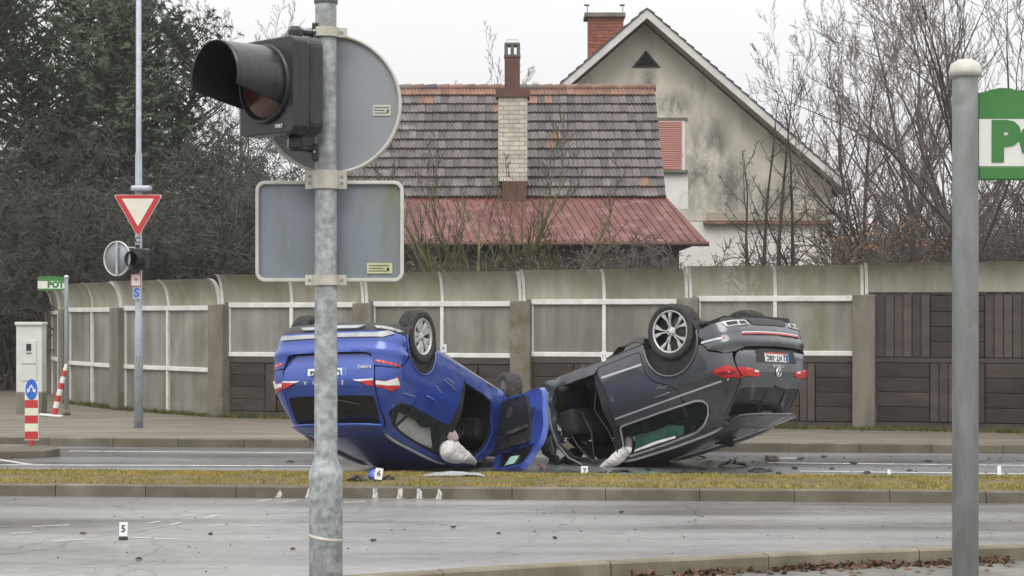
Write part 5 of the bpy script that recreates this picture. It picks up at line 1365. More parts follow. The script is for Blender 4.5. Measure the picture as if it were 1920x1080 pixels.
# tail lights
for side in (1, -1):
    o = cb1.panel('tail_light', corner(rp([(0.640, 0.955), (0.74, 0.955), (0.84, 0.905)]) + sp([(0.255, 0.875), (0.335, 0.99), (0.26, 1.045)]) + rp([(0.80, 1.055), (0.640, 1.020)]), 0.015), 'light_red', side, off=0.012, th=0.03, g=0.03)
    cb1.panel('white_lens', rp([(0.642, 0.958), (0.74, 0.960), (0.845, 0.895)]) + sp([(0.24, 0.895)]) + rp([(0.845, 0.965), (0.76, 1.000), (0.642, 1.000)]), 'light_white', side, off=0.015, th=0.006, g=0.03, parent=o)
    o = cb1.panel('tail_light', rp([(0.39, 0.952), (0.618, 0.945), (0.618, 1.015), (0.56, 1.012)]), 'light_red', side, off=0.026, th=0.02, g=0.03)
    cb1.panel('white_lens', rp([(0.36, 0.950), (0.618, 0.938), (0.618, 0.955), (0.42, 0.966)]), 'light_white', side, off=0.029, th=0.006, g=0.03, parent=o)
    cb1.panel('reflector', rp([(0.635, 0.722), (0.86, 0.748), (0.87, 0.775), (0.635, 0.752)]), 'light_red', side, off=0.008, th=0.012, g=0.04)
# silver underride trim
cb1.panel('skid_trim', corner(rp([(-0.70, 0.40), (-0.68, 0.455), (0.70, 0.455), (0.80, 0.39), (0.74, 0.37), (0.62, 0.405), (-0.62, 0.405)]), 0.01), 'skid', 1, off=0.022, th=0.03, g=0.05)
cb1.panel('skid_trim', corner(rp([(-0.46, 0.295), (-0.40, 0.335), (0.36, 0.335), (0.44, 0.295)]), 0.01), 'skid', 1, off=0.012, th=0.03, g=0.05)
cb1.panel('skid_trim', corner(rp([(0.55, 0.30), (0.60, 0.34), (0.82, 0.36), (0.84, 0.33)]), 0.01), 'skid', 1, off=0.010, th=0.03, g=0.05)
# plate, letters, wiper
def plate(car, z, red, chars, yc=0.0):
    S = car.S; o = 0.030
    p = car.panel('number_plate', rp([(yc - 0.26, z - 0.056), (yc + 0.26, z - 0.056), (yc + 0.26, z + 0.056), (yc - 0.26, z + 0.056)]), 'plate_white', 1, off=car.plate_off, th=0.008, g=0.08)
    q = car.plate_off
    car.panel('country_band', rp([(yc + 0.212, z - 0.054), (yc + 0.258, z - 0.054), (yc + 0.258, z + 0.054), (yc + 0.212, z + 0.054)]), 'plate_blue', 1, off=q + 0.002, th=0.002, g=0.08, parent=p)
    if red: car.panel('red_band', rp([(yc - 0.258, z - 0.055), (yc + 0.21, z - 0.055), (yc + 0.21, z - 0.038), (yc - 0.258, z - 0.038)]), 'plate_red', 1, off=q + 0.002, th=0.002, g=0.08, parent=p)
    car.text(chars, 0.092, yc - 0.015, z + (0.008 if red else 0), 'ink', p, off=q + 0.0025, ext=0.001, bold=0.0035, sp=1.12)
cb1.plate_off = 0.004; plate(cb1, 0.872, False, 'LJ 86-98G')
for i, ch in enumerate('ŠKODA'): cb1.text(ch, 0.062, 0.222 - 0.128 * i, 0.972, 'chrome', off=0.016, ext=0.004, bold=0.002)
cb1.text('KAMIQ', 0.052, 0.50, 0.805, 'chrome', off=0.006, ext=0.004, bold=0.001, sp=1.1)
b = MB(); b.tube([Sb.M(0.02, 1.13, 0.02), Sb.M(0.10, 1.15, 0.02), Sb.M(0.45, 1.20, 0.012)], [0.014, 0.010, 0.007], 6); b.build('rear_wiper', 'black_plastic', BC)
# front end: windscreen, bonnet, wings, bumper
def wscreen(u, v, S=Sb):
    x = 2.46 + (3.16 - 2.46) * u; z = 1.42 + (1.02 - 1.42) * u; w = S.w(x, z) - 0.03; y = 2 * v - 1
    return (x + 0.10 * (1 - y * y), w * y, z + 0.05 * (1 - y * y) * (1 - 0.4 * u))
patch('windscreen', wscreen, 10, 12, 'crazed', BC, 0.006)
def bonnet(u, v, S=Sb):
    x = 3.20 + (4.12 - 3.20) * u; z = 1.00 - 0.20 * u ** 1.6; w = S.w(x, 0.85) * 0.93; y = 2 * v - 1
    q = noise.noise(Vector((x * 4, y * 3, 1))) * 0.05 * u
    return (x + 0.05 * (1 - y * y), w * y, z + 0.05 * (1 - y * y) + q)
patch('bonnet', bonnet, 12, 12, 'blue_paint', BC, 0.015)
for side in (1, -1):
    ar = arcpts(3.39, 0.37, 0.355, 172, 20)
    cb1.panel('front_wing', sp([(2.965, 0.31), (2.965, 1.0), (3.15, 0.985), (3.60, 0.93), (4.05, 0.78), (4.12, 0.62), (3.95, 0.55), (3.78, 0.50)]) + sp(list(reversed(ar))), 'blue_paint', side, th=0.02, gap=0.004)
def fbump(u, v, S=Sb):
    y = 2 * v - 1; z = 0.25 + 0.55 * u; w = S.w(4.0, z); 
    return (4.20 - 0.38 * abs(y) ** 3 - 0.10 * (1 - u) ** 2 + noise.noise(Vector((y * 4, z * 4, 5))) * 0.05, w * y, z)
patch('front_bumper', fbump, 8, 16, 'blue_paint', BC, 0.03)
b = MB(); b.box2((3.05, -0.66, 0.30), (3.95, 0.66, 0.88)); bev(b.build('engine_bay', 'undertray', BC), 0.08)
b = MB(); b.box2((2.72, -0.70, 0.70), (3.10, 0.70, 0.98)); bev(b.build('dashboard', 'interior', BC), 0.06)
b = MB(); b.lathe([(0.16 + 0.014 * math.cos(a), 0.014 * math.sin(a)) for a in [2 * PI * k / 8 for k in range(8)]], 28, Matrix.Translation((2.60, 0.38, 0.92)) @ Matrix.Rotation(math.radians(65), 4, 'Y'), close=True); b.build('steering_wheel', 'interior_grey', BC)
for k_, (x0_, z0_) in enumerate(((3.0, 0.55), (3.06, 0.80))):
    bb = MB(); bb.grid(lambda u, v: tuple(Vector((x0_ + 0.20 * u, 0.90 + 0.05 * v, z0_ + 0.24 * v)) + Vector((noise.noise(Vector((u * 3, v * 4, k_))), noise.noise(Vector((u * 4, v * 3, k_ + 5))), noise.noise(Vector((u * 3, v * 3, k_ + 9))))) * 0.07), 6, 7, False)
    o_ = link('torn_wing_sheet', bb.mesh('torn_wing_sheet'), 'blue_paint', BC); o_.modifiers.new('s', 'SOLIDIFY').thickness = 0.008
# wheels hang down from the arches
DW = [(0.74, 0.755, 0.24, 1, 0.0), (0.74, -0.755, 0.24, -1, 0.0), (3.39, 0.72, 0.245, 1, math.radians(-46)), (3.39, -0.755, 0.245, -1, math.radians(-20))]
for x, y, z, s_, st in DW: make_wheel('wheel', BC, (x, y, z), 0.328, 0.205, 0.215, 'ten', s_, st)
# open front-left door
hinge = Vector(Sb.M(Sb.S(2.93, 0.7), 0.7, -0.02, 1))
XD = Matrix.Translation(hinge) @ Matrix.Rotation(math.radians(-53), 4, 'Z') @ Matrix.Rotation(math.radians(-4), 4, 'X') @ Matrix.Translation(-hinge + Vector((0, 0.06, 0.085)))
dp = corner(sp(cfgb['front_door']), 0.07); dwin = corner(sp([(1.80, 1.13), (2.80, 1.10), (2.66, 1.30), (2.24, 1.405), (1.86, 1.412)]), 0.05)
fdoor = cb1.panel('front_door', dp, 'blue_paint', 1, [dwin], th=0.075, g=0.05, xf=XD)
cb1.panel('door_trim', corner(sp([(2.16, 0.38), (2.89, 0.37), (2.91, 0.70), (2.90, 1.07), (1.93, 1.112), (2.05, 0.75)]), 0.08), 'black_plastic', 1, off=-0.079, th=0.03, g=0.06, parent=fdoor, xf=XD)
cb1.panel('door_glass', inset(dwin, -0.01), 'tinted', 1, off=-0.03, th=0.005, g=0.08, parent=fdoor, xf=XD)
cb1.panel('armrest', corner(sp([(2.10, 0.80), (2.62, 0.86), (2.62, 0.91), (2.08, 0.87)]), 0.02), 'interior_grey', 1, off=-0.108, th=0.03, g=0.08, parent=fdoor, xf=XD)
cb1.panel('speaker', sp(arcpts(2.60, 0.56, 0.085, 0, 345, 18)), 'interior_grey', 1, off=-0.109, th=0.01, g=0.06, parent=fdoor, xf=XD)
cb1.panel('glass_reflection', sp([(2.15, 1.23), (2.42, 1.20), (2.50, 1.27), (2.44, 1.325), (2.18, 1.335)]), 'mint', 1, off=-0.045, th=0.006, g=0.08, parent=fdoor, xf=XD)  # mint sheet standing in for a pale reflection in the door glass
cb1.panel('latch', sp([(1.98, 0.60), (2.04, 0.60), (2.04, 0.72), (1.98, 0.72)]), 'black_plastic', 1, off=-0.077, th=0.01, g=0.08, parent=fdoor, xf=XD)
for o_ in [fdoor] + [x for x in C.objects if x.parent == fdoor]:
    for v in o_.data.vertices:
        q = v.co; k_ = 0.018 + 0.030 * max(0.0, min(1.0, (0.75 - q.z) / 0.4))
        v.co = q + Vector((noise.noise(q * 3.1), noise.noise(q * 3.1 + Vector((5, 2, 1))), 0.6 * noise.noise(q * 3.1 + Vector((1, 7, 3))))) * k_
    o_.data.update()
# white airbag hanging out of the door opening
def pillow(name, poly, y0, bulge, m, parent, side, seed, g=0.025):
    # slack fabric bag hanging in the side opening: outline in side view, puffed towards the outside
    lp = dens(poly, g)
    def fm(x, z, o):
        dm = min(math.hypot(x - q[0], z - q[1]) for q in lp); e = math.sqrt(max(0.0, 1 - (1 - min(1, dm / 0.10)) ** 2))
        fold = noise.noise(Vector((x * 7 + seed, z * 7, 0.3))) * 0.022 - 0.030 * abs(noise.noise(Vector((x * 11 + z * 8, z * 5 - x * 3, seed))))
        y = y0 + bulge * e + fold * e
        if o: y = y0 - bulge * 0.5 * e
        return (x, side * y, z)
    mb = sheet_mesh(poly, [], g, fm, 0.01); return link(name, mb.mesh(name), m, parent)
pillow('airbag', chaikin([(1.78, 1.46), (1.74, 1.35), (1.79, 1.24), (1.92, 1.19), (2.07, 1.17), (2.30, 1.21), (2.62, 1.26), (2.76, 1.34), (2.64, 1.35), (2.40, 1.39), (2.18, 1.455), (1.92, 1.49)], 1), 0.70, 0.10, 'airbag', BC, 1, 1)
pillow('airbag_pouch', chaikin([(1.82, 1.24), (1.75, 1.15), (1.83, 1.08), (1.98, 1.07), (2.10, 1.16), (2.0, 1.24)], 1), 0.75, 0.05, 'airbag_pink', BC, 1, 2)
pillow('curtain_airbag', [(0.74, 1.38), (0.80, 1.15), (1.20, 1.14), (1.38, 1.19), (1.58, 1.14), (1.69, 1.38), (1.40, 1.43)], 0.60, 0.045, 'airbag', BC, 1, 3)

# ---- grey car
Sg = GREY
cfgg = dict(S=Sg, seen=-1, name='grey_car', t=(3.1605, 21.1670, 2.2841), rot=(math.radians(182.9127), math.radians(18.0058), PI / 2 + math.radians(48.2618)),
    label='overturned dark grey car with its front crushed and a front door gone', paint='grey_paint',
    roof_edge=[(0.40, 1.555), (0.9, 1.592), (1.5, 1.605), (2.1, 1.595), (2.6, 1.56), (2.9, 1.48)], crown=0.06,
    arch=(0.93, 0.43, 0.425), front_arch=(3.58, 0.42, 0.40), a0=-8, a1=160, low=(0.33, 0.39), under_z=0.27, sill=(0.31, 0.36), front_x=3.08, max_x=3.2,
    gap_line=[(0.80, 0.79), (0.795, 0.90), (0.775, 0.97), (0.70, 1.08), (0.685, 1.30), (0.668, 1.53)], top_x=[0.56, 0.9, 1.3, 1.7, 2.1, 2.5, 2.62], apillar=[(2.90, 1.46), (3.10, 1.32), (3.12, 1.1), (3.08, 0.85)],
    bl_side=[(0.47, 0.60), (0.40, 0.70), (0.25, 0.765)], bump_line_r=[(0.87, 0.785)],
    rear_hole=[(0.665, 1.31), (0.70, 1.235), (0.80, 1.205), (0.98, 1.19), (0.98, 1.02), (1.12, 0.91), (1.30, 0.82), (1.40, 0.68), (1.42, 0.385), (2.14, 0.385)], front_hole=[(2.20, 0.45), (2.90, 0.44), (2.98, 0.55), (3.03, 0.93), (3.06, 1.15), (3.02, 1.30), (2.78, 1.46), (2.45, 1.555), (1.6, 1.575), (0.98, 1.555), (0.82, 1.49), (0.70, 1.40)],
    front_hole_full=[(2.22, 0.43), (2.92, 0.42), (3.02, 0.60), (3.08, 1.15), (3.04, 1.32), (2.78, 1.48), (2.45, 1.57), (2.28, 1.575), (2.14, 1.15)],
    rear_door=[(0.99, 1.195), (0.99, 1.025), (1.125, 0.915), (1.305, 0.825), (1.405, 0.685), (1.43, 0.39), (2.14, 0.39), (2.165, 0.46), (2.09, 0.68), (2.065, 0.83), (2.08, 1.05), (2.10, 1.195)],
    dlo=[(0.695, 1.315), (0.73, 1.255), (0.83, 1.232), (1.36, 1.225), (2.03, 1.225), (2.17, 1.545), (1.6, 1.550), (1.05, 1.535), (0.88, 1.485), (0.755, 1.405)],
    dlo_split=[(1.02, 1.225), (1.08, 1.53)], glass_side='green_tint', chrome_dlo=True, handle=(1.22, 1.02),
    b_pillar=[(2.08, 1.20), (2.07, 0.85), (2.16, 0.46), (2.24, 0.46), (2.19, 1.2), (2.33, 1.56), (2.22, 1.56)],
    front_door=[(2.18, 0.40), (3.05, 0.40), (3.08, 0.8), (3.08, 1.12), (3.02, 1.30), (2.75, 1.48), (2.45, 1.56), (2.25, 1.565), (2.12, 1.2), (2.09, 0.85)],
    front_dlo=[(2.17, 1.24), (2.98, 1.22), (2.74, 1.42), (2.45, 1.52), (2.30, 1.53)],
    lining=[(0.32, 0.38), (3.08, 0.38), (3.08, 1.12), (2.80, 1.45), (2.1, 1.575), (1.0, 1.57), (0.55, 1.52), (0.38, 1.1)],
    lip=(0.017, 'grey_paint'), sill_mat='black_plastic', rail=(0.70, 2.35), rail_mat='silver', roof_x=(0.56, 2.62), spoiler_x=0.24, spoiler_z=1.545, spoiler_lip='grey_paint',
    tailgate=[(0, 0.735), (0.60, 0.745), (0.755, 0.80), (0.785, 0.88), (0.77, 0.955), (0.692, 1.07), (0.676, 1.30), (0.658, 1.53), (0, 1.54)],
    window=[(0, 1.205), (0.655, 1.215), (0.63, 1.50), (0, 1.515)], tail_off=lambda t, z: -0.05 * (1 - ramp(z, 0.74, 0.80)) + 0.014 * math.exp(-((z - 1.10) / 0.03) ** 2),
    bumper_top=[(0, 0.725), (0.60, 0.735), (0.76, 0.785), (0.87, 0.785)], bumper_side=[(0.24, 0.755), (0.40, 0.68), (0.475, 0.575), (0.50, 0.45), (0.47, 0.39)], bumper_bottom=[(0, 0.385), (0.87, 0.385)],
    bump_off=lambda t, z: 0.018 * math.exp(-((z - 0.66) / 0.04) ** 2) - 0.012 * math.exp(-((z - 0.585) / 0.02) ** 2), core_top=1.1, seat_x=2.35)
cg = build_car(cfgg); GC = cg.root; rp, sp = cg.rp, cg.sp
for side in (1, -1):
    o = cg.panel('tail_light', corner(sp([(0.42, 0.955), (0.30, 0.935), (0.18, 0.935)]) + rp([(0.845, 0.955), (0.79, 0.985), (0.725, 1.075), (0.76, 1.105)]) + sp([(0.14, 1.10), (0.30, 1.068)]), 0.015), 'light_red', side, off=0.014, th=0.03, g=0.03)
    cg.panel('dark_lens', sp([(0.36, 0.985), (0.16, 1.015), (0.16, 1.045), (0.32, 1.035)]), 'light_dark', side, off=0.016, th=0.006, g=0.03, parent=o)
    o = cg.panel('tail_light', corner(rp([(0.775, 0.975), (0.43, 1.025), (0.38, 1.075), (0.42, 1.095), (0.70, 1.085)]), 0.012), 'light_red', side, off=0.022, th=0.03, g=0.03)
    cg.panel('white_lens', rp([(0.50, 1.022), (0.43, 1.030), (0.42, 1.052), (0.50, 1.046)]), 'light_white', side, off=0.025, th=0.006, g=0.03, parent=o)
    cg.panel('exhaust_trim', corner(rp([(0.82, 0.396), (0.48, 0.392), (0.45, 0.456), (0.79, 0.474)]), 0.02), 'silver', side, [corner(rp([(0.79, 0.412), (0.64, 0.408), (0.64, 0.455), (0.78, 0.463)]), 0.01), corner(rp([(0.61, 0.408), (0.50, 0.405), (0.475, 0.448), (0.61, 0.453)]), 0.01)], off=0.014, th=0.02, g=0.03)
    cg.panel('exhaust_opening', rp([(0.81, 0.400), (0.48, 0.398), (0.45, 0.456), (0.79, 0.472)]), 'alloy_dark', side, off=0.006, th=0.008, g=0.04)
    cg.strip('side_chrome', sp([(2.10, 0.535), (1.75, 0.548), (1.43, 0.560)]), 0.028, 'chrome', side)
    cg.strip('bumper_chrome', sp([(0.475, 0.570), (0.25, 0.588)]) + rp([(0.86, 0.597)]), 0.026, 'chrome', side)
    cg.strip('shoulder_highlight', sp([(2.06 - 0.12 * i, 1.098) for i in range(17)]), 0.020, 'silver', side, off=0.004)  # silver strip paints in the bright highlight along the shoulder crease
    cg.panel('fuel_flap' if side < 0 else 'panel_seam', corner(sp([(0.82, 0.985), (0.64, 0.985), (0.62, 1.075), (0.82, 1.075)]), 0.05), 'grey_paint', side, off=0.003, th=0.006, g=0.05)
cg.strip('reflector', rp([(-0.86, 0.597), (-0.60, 0.575), (-0.3, 0.568), (0, 0.566), (0.3, 0.568), (0.60, 0.575), (0.86, 0.597)]), 0.018, 'light_red', 1, off=0.010)
cg.strip('bumper_chrome', rp([(-0.86, 0.578), (-0.60, 0.556), (-0.3, 0.549), (0, 0.547), (0.3, 0.549), (0.60, 0.556), (0.86, 0.578)]), 0.012, 'chrome', 1, off=0.008)
cg.panel('diffuser', corner(rp([(-0.42, 0.375), (-0.36, 0.45), (0.36, 0.45), (0.42, 0.375)]), 0.02), 'black_plastic', 1, off=0.010, th=0.03, g=0.06)
cg.panel('plate_recess', corner(rp([(-0.40, 0.765), (-0.45, 0.935), (0.45, 0.935), (0.40, 0.765)]), 0.03), 'black_plastic', 1, off=0.003, th=0.008, g=0.06)
cg.plate_off = 0.010; plate(cg, 0.865, True, 'LJ HT-30C')
cg.text('TIGUAN', 0.045, 0.0, 0.972, 'chrome', off=0.008, ext=0.003, bold=0.001, sp=1.6)
z_ = 1.045; pc = Vector(Sg.M(0, z_, 0.012)); pz = Vector(Sg.M(0, z_ + 0.02, 0.012)); ML = basis(pc, (0, -1, 0), (pz - pc))
b = MB(); b.lathe([(0.050, -0.004), (0.060, -0.004), (0.060, 0.008), (0.050, 0.008)], 32, ML, close=True)
for pts in ([(-0.030, 0.048), (-0.006, 0.006), (0.006, 0.006), (0.030, 0.048)], [(-0.052, 0.022), (-0.022, -0.046), (0.0, -0.008), (0.022, -0.046), (0.052, 0.022)]):
    for p, q in zip(pts, pts[1:]): b.tube([ML @ Vector((*p, 0.004)), ML @ Vector((*q, 0.004))], 0.006, 6)
b.build('emblem', 'chrome', GC)
b = MB(); b.tube([Sg.M(0.02, 1.20, 0.02), Sg.M(0.10, 1.225, 0.02), Sg.M(0.50, 1.27, 0.014)], [0.014, 0.010, 0.007], 6); b.build('rear_wiper', 'black_plastic', GC)
cg.text('4MOTION', 0.05, 0.06, 1.475, 'chrome', off=0.0, ext=0.002, bold=0.001)
for y_ in (0.30, -0.12): cg.strip('rear_pillar_trim', rp([(y_ if y_ > 0 else y_, 1.24), (y_, 1.36), (y_, 1.48)]), 0.02, 'interior_grey', 1, off=-0.006)
b = MB(); b.add([(0.95, -0.01, 1.655), (1.20, -0.01, 1.66), (1.02, -0.006, 1.76), (0.96, -0.006, 1.76), (0.95, 0.01, 1.655), (1.20, 0.01, 1.66), (1.02, 0.006, 1.76), (0.96, 0.006, 1.76)], [(0, 1, 2, 3), (4, 5, 6, 7), (0, 1, 5, 4), (1, 2, 6, 5), (2, 3, 7, 6), (3, 0, 4, 7)])
b.box((1.07, 0, 1.657), (0.30, 0.07, 0.02)); b.build('shark_fin_aerial', 'black_plastic', GC)
for x, y, z, s_, st in [(0.90, -0.785, 0.29, -1, 0.0), (0.90, 0.785, 0.29, 1, 0.0)]: make_wheel('wheel', GC, (x, y, z), 0.357, 0.235, 0.262, 'twin', s_, st, tread=True)
# crushed front: folded sheets and dark clutter
def crumple(name, fn, nu, nv, m, parent, amp, seed, th=0.012):
    def g(u, v):
        p = Vector(fn(u, v)); s_ = Vector((seed, seed * 2.3, 0)); q = p * 5 + s_
        return tuple(p + Vector((noise.noise(q), noise.noise(q + Vector((9, 3, 1))), noise.noise(q + Vector((4, 8, 2))))) * amp)
    b = MB(); b.grid(g, nu, nv, False); o = link(name, b.mesh(name), m, parent)
    md_ = o.modifiers.new('s', 'SOLIDIFY'); md_.thickness = th; return o
crumple('crushed_wing', lambda u, v: (3.10 + 0.22 * u, -0.84 + 0.10 * u, 0.36 + 0.70 * v), 6, 14, 'grey_metal', GC, 0.10, 3)
crumple('crushed_bonnet', lambda u, v: (3.12 + 0.18 * u, -0.7 + 1.4 * v, 1.02 - 0.05 * u), 6, 18, 'grey_paint', GC, 0.14, 5)
crumple('crushed_bulkhead', lambda u, v: (3.14 + 0.05 * noise.noise(Vector((u * 5, v * 5, 0))), -0.74 + 1.48 * u, 0.32 + 0.75 * v), 16, 10, 'undertray', GC, 0.14, 8)
crumple('torn_windscreen', lambda u, v: (2.56 + 0.62 * u, -0.66 + 1.36 * v, 1.575 - 0.52 * u), 12, 14, 'tinted', GC, 0.05, 2, 0.006)
crumple('crushed_panel', lambda u, v: (3.12 + 0.26 * u, -0.88 + 0.06 * u, 0.62 + 0.80 * v), 7, 16, 'interior', GC, 0.16, 21)
crumple('crushed_panel', lambda u, v: (3.06 + 0.30 * u, -0.80 + 0.5 * v, 1.26 + 0.10 * u), 7, 12, 'undertray', GC, 0.14, 23)
crumple('crushed_panel', lambda u, v: (3.14 + 0.10 * u, -0.90 + 0.1 * u, 0.85 + 0.36 * v), 3, 9, 'grey_metal', GC, 0.08, 25)
crumple('torn_undertray', lambda u, v: (1.40 + 0.62 * u, -0.78 + 0.30 * v, 0.27 - 0.13 * math.sin(u * PI) * (0.4 + v)), 14, 6, 'undertray', GC, 0.06, 12)
b = MB(); b.tube([Sg.M(Sg.S(3.06, 0.45), 0.45, 0.0, -1), Sg.M(Sg.S(3.10, 0.85), 0.85, 0.01, -1), Sg.M(Sg.S(3.10, 1.15), 1.15, 0.02, -1), (3.02, -0.80, 1.36), (2.86, -0.74, 1.50)], [0.03, 0.03, 0.026, 0.02, 0.015], 6); b.build('bent_pillar', 'grey_metal', GC)
b = MB(); b.box2((2.84, -0.74, 0.72), (3.12, 0.74, 1.08)); bev(b.build('dashboard', 'interior', GC), 0.06)
pillow('curtain_airbag', chaikin([(2.10, 1.30), (2.20, 1.36), (2.38, 1.46), (2.68, 1.56), (2.72, 1.61), (2.50, 1.63), (2.32, 1.63), (2.12, 1.52), (2.05, 1.40)], 1), 0.62, 0.08, 'airbag', GC, -1, 4)
pillow('side_airbag', chaikin([(2.05, 1.42), (2.11, 1.40), (2.16, 1.50), (2.12, 1.55), (2.07, 1.52)], 1), 0.66, 0.03, 'airbag', GC, -1, 6)
pillow('green_curtain', [(1.22, 1.42), (1.45, 1.34), (1.70, 1.36), (1.98, 1.33), (2.08, 1.52), (1.60, 1.55), (1.25, 1.53)], 0.60, 0.05, 'green_cloth', GC, -1, 7)
pillow('rear_airbag', [(1.36, 1.515), (1.70, 1.495), (2.04, 1.515), (2.06, 1.54), (1.36, 1.54)], 0.64, 0.03, 'airbag', GC, -1, 5)
# scratches on the grey flank
for pts in ([(2.02, 0.80), (1.98, 0.90)], [(2.04, 0.86), (1.97, 0.84)], [(1.28, 0.93), (1.20, 0.90)], [(1.22, 0.93), (1.10, 0.935)], [(1.26, 0.90), (1.15, 0.96)]):
    cg.strip('scratch', sp(pts), 0.012, 'grey_metal', -1, off=0.002, th=0.003)
rp, sp = cb1.rp, cb1.sp
for pts in ([(1.30, 0.62), (1.62, 0.66)], [(1.36, 0.58), (1.55, 0.60)], [(0.45, 1.02), (0.72, 0.99)], [(1.10, 0.75), (1.26, 0.80)]):
    cb1.strip('scratch', sp(pts), 0.006, 'silver', 1, off=0.010, th=0.012)
# belts and torn wiring in the openings
for car_, pts in ((BC, [(1.93, 0.66, 1.36), (2.0, 0.70, 1.10), (2.16, 0.66, 0.80), (2.05, 0.60, 0.50)]), (BC, [(2.45, 0.62, 1.38), (2.38, 0.60, 1.10), (2.46, 0.55, 0.9)]), (GC, [(2.28, -0.68, 1.50), (2.34, -0.72, 1.15), (2.50, -0.70, 0.85), (2.40, -0.66, 0.52)]), (GC, [(2.98, -0.70, 1.05), (2.86, -0.74, 1.25), (2.70, -0.70, 1.52)]), (GC, [(2.80, -0.60, 0.80), (2.66, -0.66, 1.10), (2.74, -0.62, 1.45)])):
    k = MB(); k.tube(pts, 0.011, 5); k.build('seat_belt', 'interior_grey', car_)
# ------------------------------------------------------------------ trees
def grow_tree(seed, stems, height, r0, levels, kids, spread, up, wob, twig_r, kid_len=0.62, first=0.25, lean=(0, 0), tw_extra=1.0):
    rn = random.Random(seed); tr = MB(); cr = MB()
    def branch(p, d, L, r, lev):
        n = 6 if lev == 0 else 5 if lev == 1 else 4 if lev == 2 else 3
        pts = [p]; rad = [r]; q = p.copy(); dd = d.copy(); dirs = [dd.copy()]
        for i in range(n):
            dd = (dd + Vector((rn.gauss(0, wob), rn.gauss(0, wob), rn.gauss(0, wob * 0.6) + up * (0.35 if lev else 0.1)))).normalized()
            q = q + dd * (L / n); pts.append(q.copy()); rad.append(max(twig_r, r * (1 - (0.94 if lev == 0 else 0.82) * (i + 1) / n))); dirs.append(dd.copy())
        tgt = tr if lev <= 1 else cr
        tgt.tube(pts, rad, 7 if lev == 0 else 5 if lev == 1 else 4 if lev == 2 else 3, cap=False)
        if lev >= levels: return
        k = kids[min(lev, len(kids) - 1)]
        k = max(1, int(round(k * rn.uniform(0.8, 1.25))))
        for j in range(k):
            t = first + (1 - first) * (j + rn.random()) / k if lev == 0 else 0.15 + 0.85 * (j + rn.random()) / k
            f = min(n - 1e-3, t * n); i = int(f); pp = pts[i].lerp(pts[i + 1], f - i); bd = dirs[i + 1]
            s_ = rn.uniform(0.7, 1.25) * spread; ax_ = bd.orthogonal().normalized(); ax_.rotate(Matrix.Rotation(rn.uniform(0, 2 * PI), 3, bd))
            nd = (bd * math.cos(s_) + ax_ * math.sin(s_)).normalized()
            rr = max(twig_r, (rad[i] * (1 - f + i) + rad[i + 1] * (f - i)) * rn.uniform(0.45, 0.65))
            branch(pp, nd, L * kid_len * rn.uniform(0.7, 1.15) * (1.15 - 0.5 * t), rr, lev + 1)
    for s_ in range(stems):
        a = 2 * PI * s_ / max(1, stems) + rn.random(); o = 0.0 if stems == 1 else 0.22
        branch(Vector((o * math.cos(a), o * math.sin(a), -0.1)), Vector((lean[0] + (0 if stems == 1 else 0.13 * math.cos(a)), lean[1] + (0 if stems == 1 else 0.13 * math.sin(a)), 1)).normalized(), height * rn.uniform(0.85, 1.1) if stems > 1 else height, r0, 0)
    return tr, cr
def tree_proto(args, bark, twig):
    tr, cr = grow_tree(**args)
    a = tr.mesh('trunk'); a.materials.append(MATS[bark]); b_ = cr.mesh('crown'); b_.materials.append(MATS[twig])
    return a, b_
def put_tree(name, pr, px, Y, rz, sc, label, group=None, cat='tree', z=0.0):
    t = empty(name, (xat(px, Y), Y, z), rz); t.scale = (sc, sc, sc); tag(t, label, cat, group)
    link('trunk', pr[0], None, t); link('crown', pr[1], None, t)
    return t
def bare(seed, **k):
    d = dict(seed=seed, stems=1, height=8.0, r0=0.13, levels=4, kids=[11, 6, 5, 4], spread=0.75, up=0.35, wob=0.14, twig_r=0.0055, kid_len=0.52, first=0.22, lean=(0, 0)); d.update(k); return d
P_big = tree_proto(bare(21, height=9.5, r0=0.15, kids=[11, 6, 4, 4], spread=0.62, kid_len=0.58, up=0.30, first=0.15), 'bark', 'twig')
P_tall = tree_proto(bare(22, height=11.0, r0=0.12, kids=[18, 6, 5, 3], spread=0.60, kid_len=0.36, up=0.45), 'bark', 'twig_red')
P_tall2 = tree_proto(bare(28, height=10.0, r0=0.12, kids=[16, 7, 5, 4], spread=0.75, kid_len=0.42, up=0.40), 'bark_grey', 'twig_red')
P_multi = tree_proto(bare(23, stems=4, height=6.0, r0=0.07, levels=3, kids=[14, 5, 3], spread=1.05, kid_len=0.20, up=0.45, wob=0.07, first=0.12), 'bark', 'twig_dark')
P_moss = tree_proto(bare(24, stems=3, height=5.0, r0=0.10, levels=4, kids=[9, 5, 4, 2], spread=0.55, kid_len=0.42, up=0.5, first=0.2), 'bark_moss', 'twig_green')
P_bush = tree_proto(bare(25, stems=7, height=2.6, r0=0.022, levels=3, kids=[8, 6, 4], spread=0.7, kid_len=0.5, up=0.1, wob=0.22, first=0.1), 'bark', 'twig')
P_thick = tree_proto(bare(26, stems=5, height=5.0, r0=0.07, levels=4, kids=[9, 6, 5, 4], spread=0.9, kid_len=0.5, up=0.12, wob=0.2, first=0.1, twig_r=0.009), 'bark', 'twig_dark')
P_thick2 = tree_proto(bare(27, stems=3, height=6.0, r0=0.10, levels=4, kids=[10, 7, 5, 4], spread=1.0, kid_len=0.5, up=0.05, wob=0.2, first=0.1, twig_r=0.009), 'bark_grey', 'twig_dark')
P_lean = tree_proto(bare(36, height=8.6, r0=0.115, kids=[7, 5, 4, 3], spread=0.5, kid_len=0.60, up=0.28, first=0.28, lean=(-0.13, 0.05), wob=0.10), 'bark', 'twig')
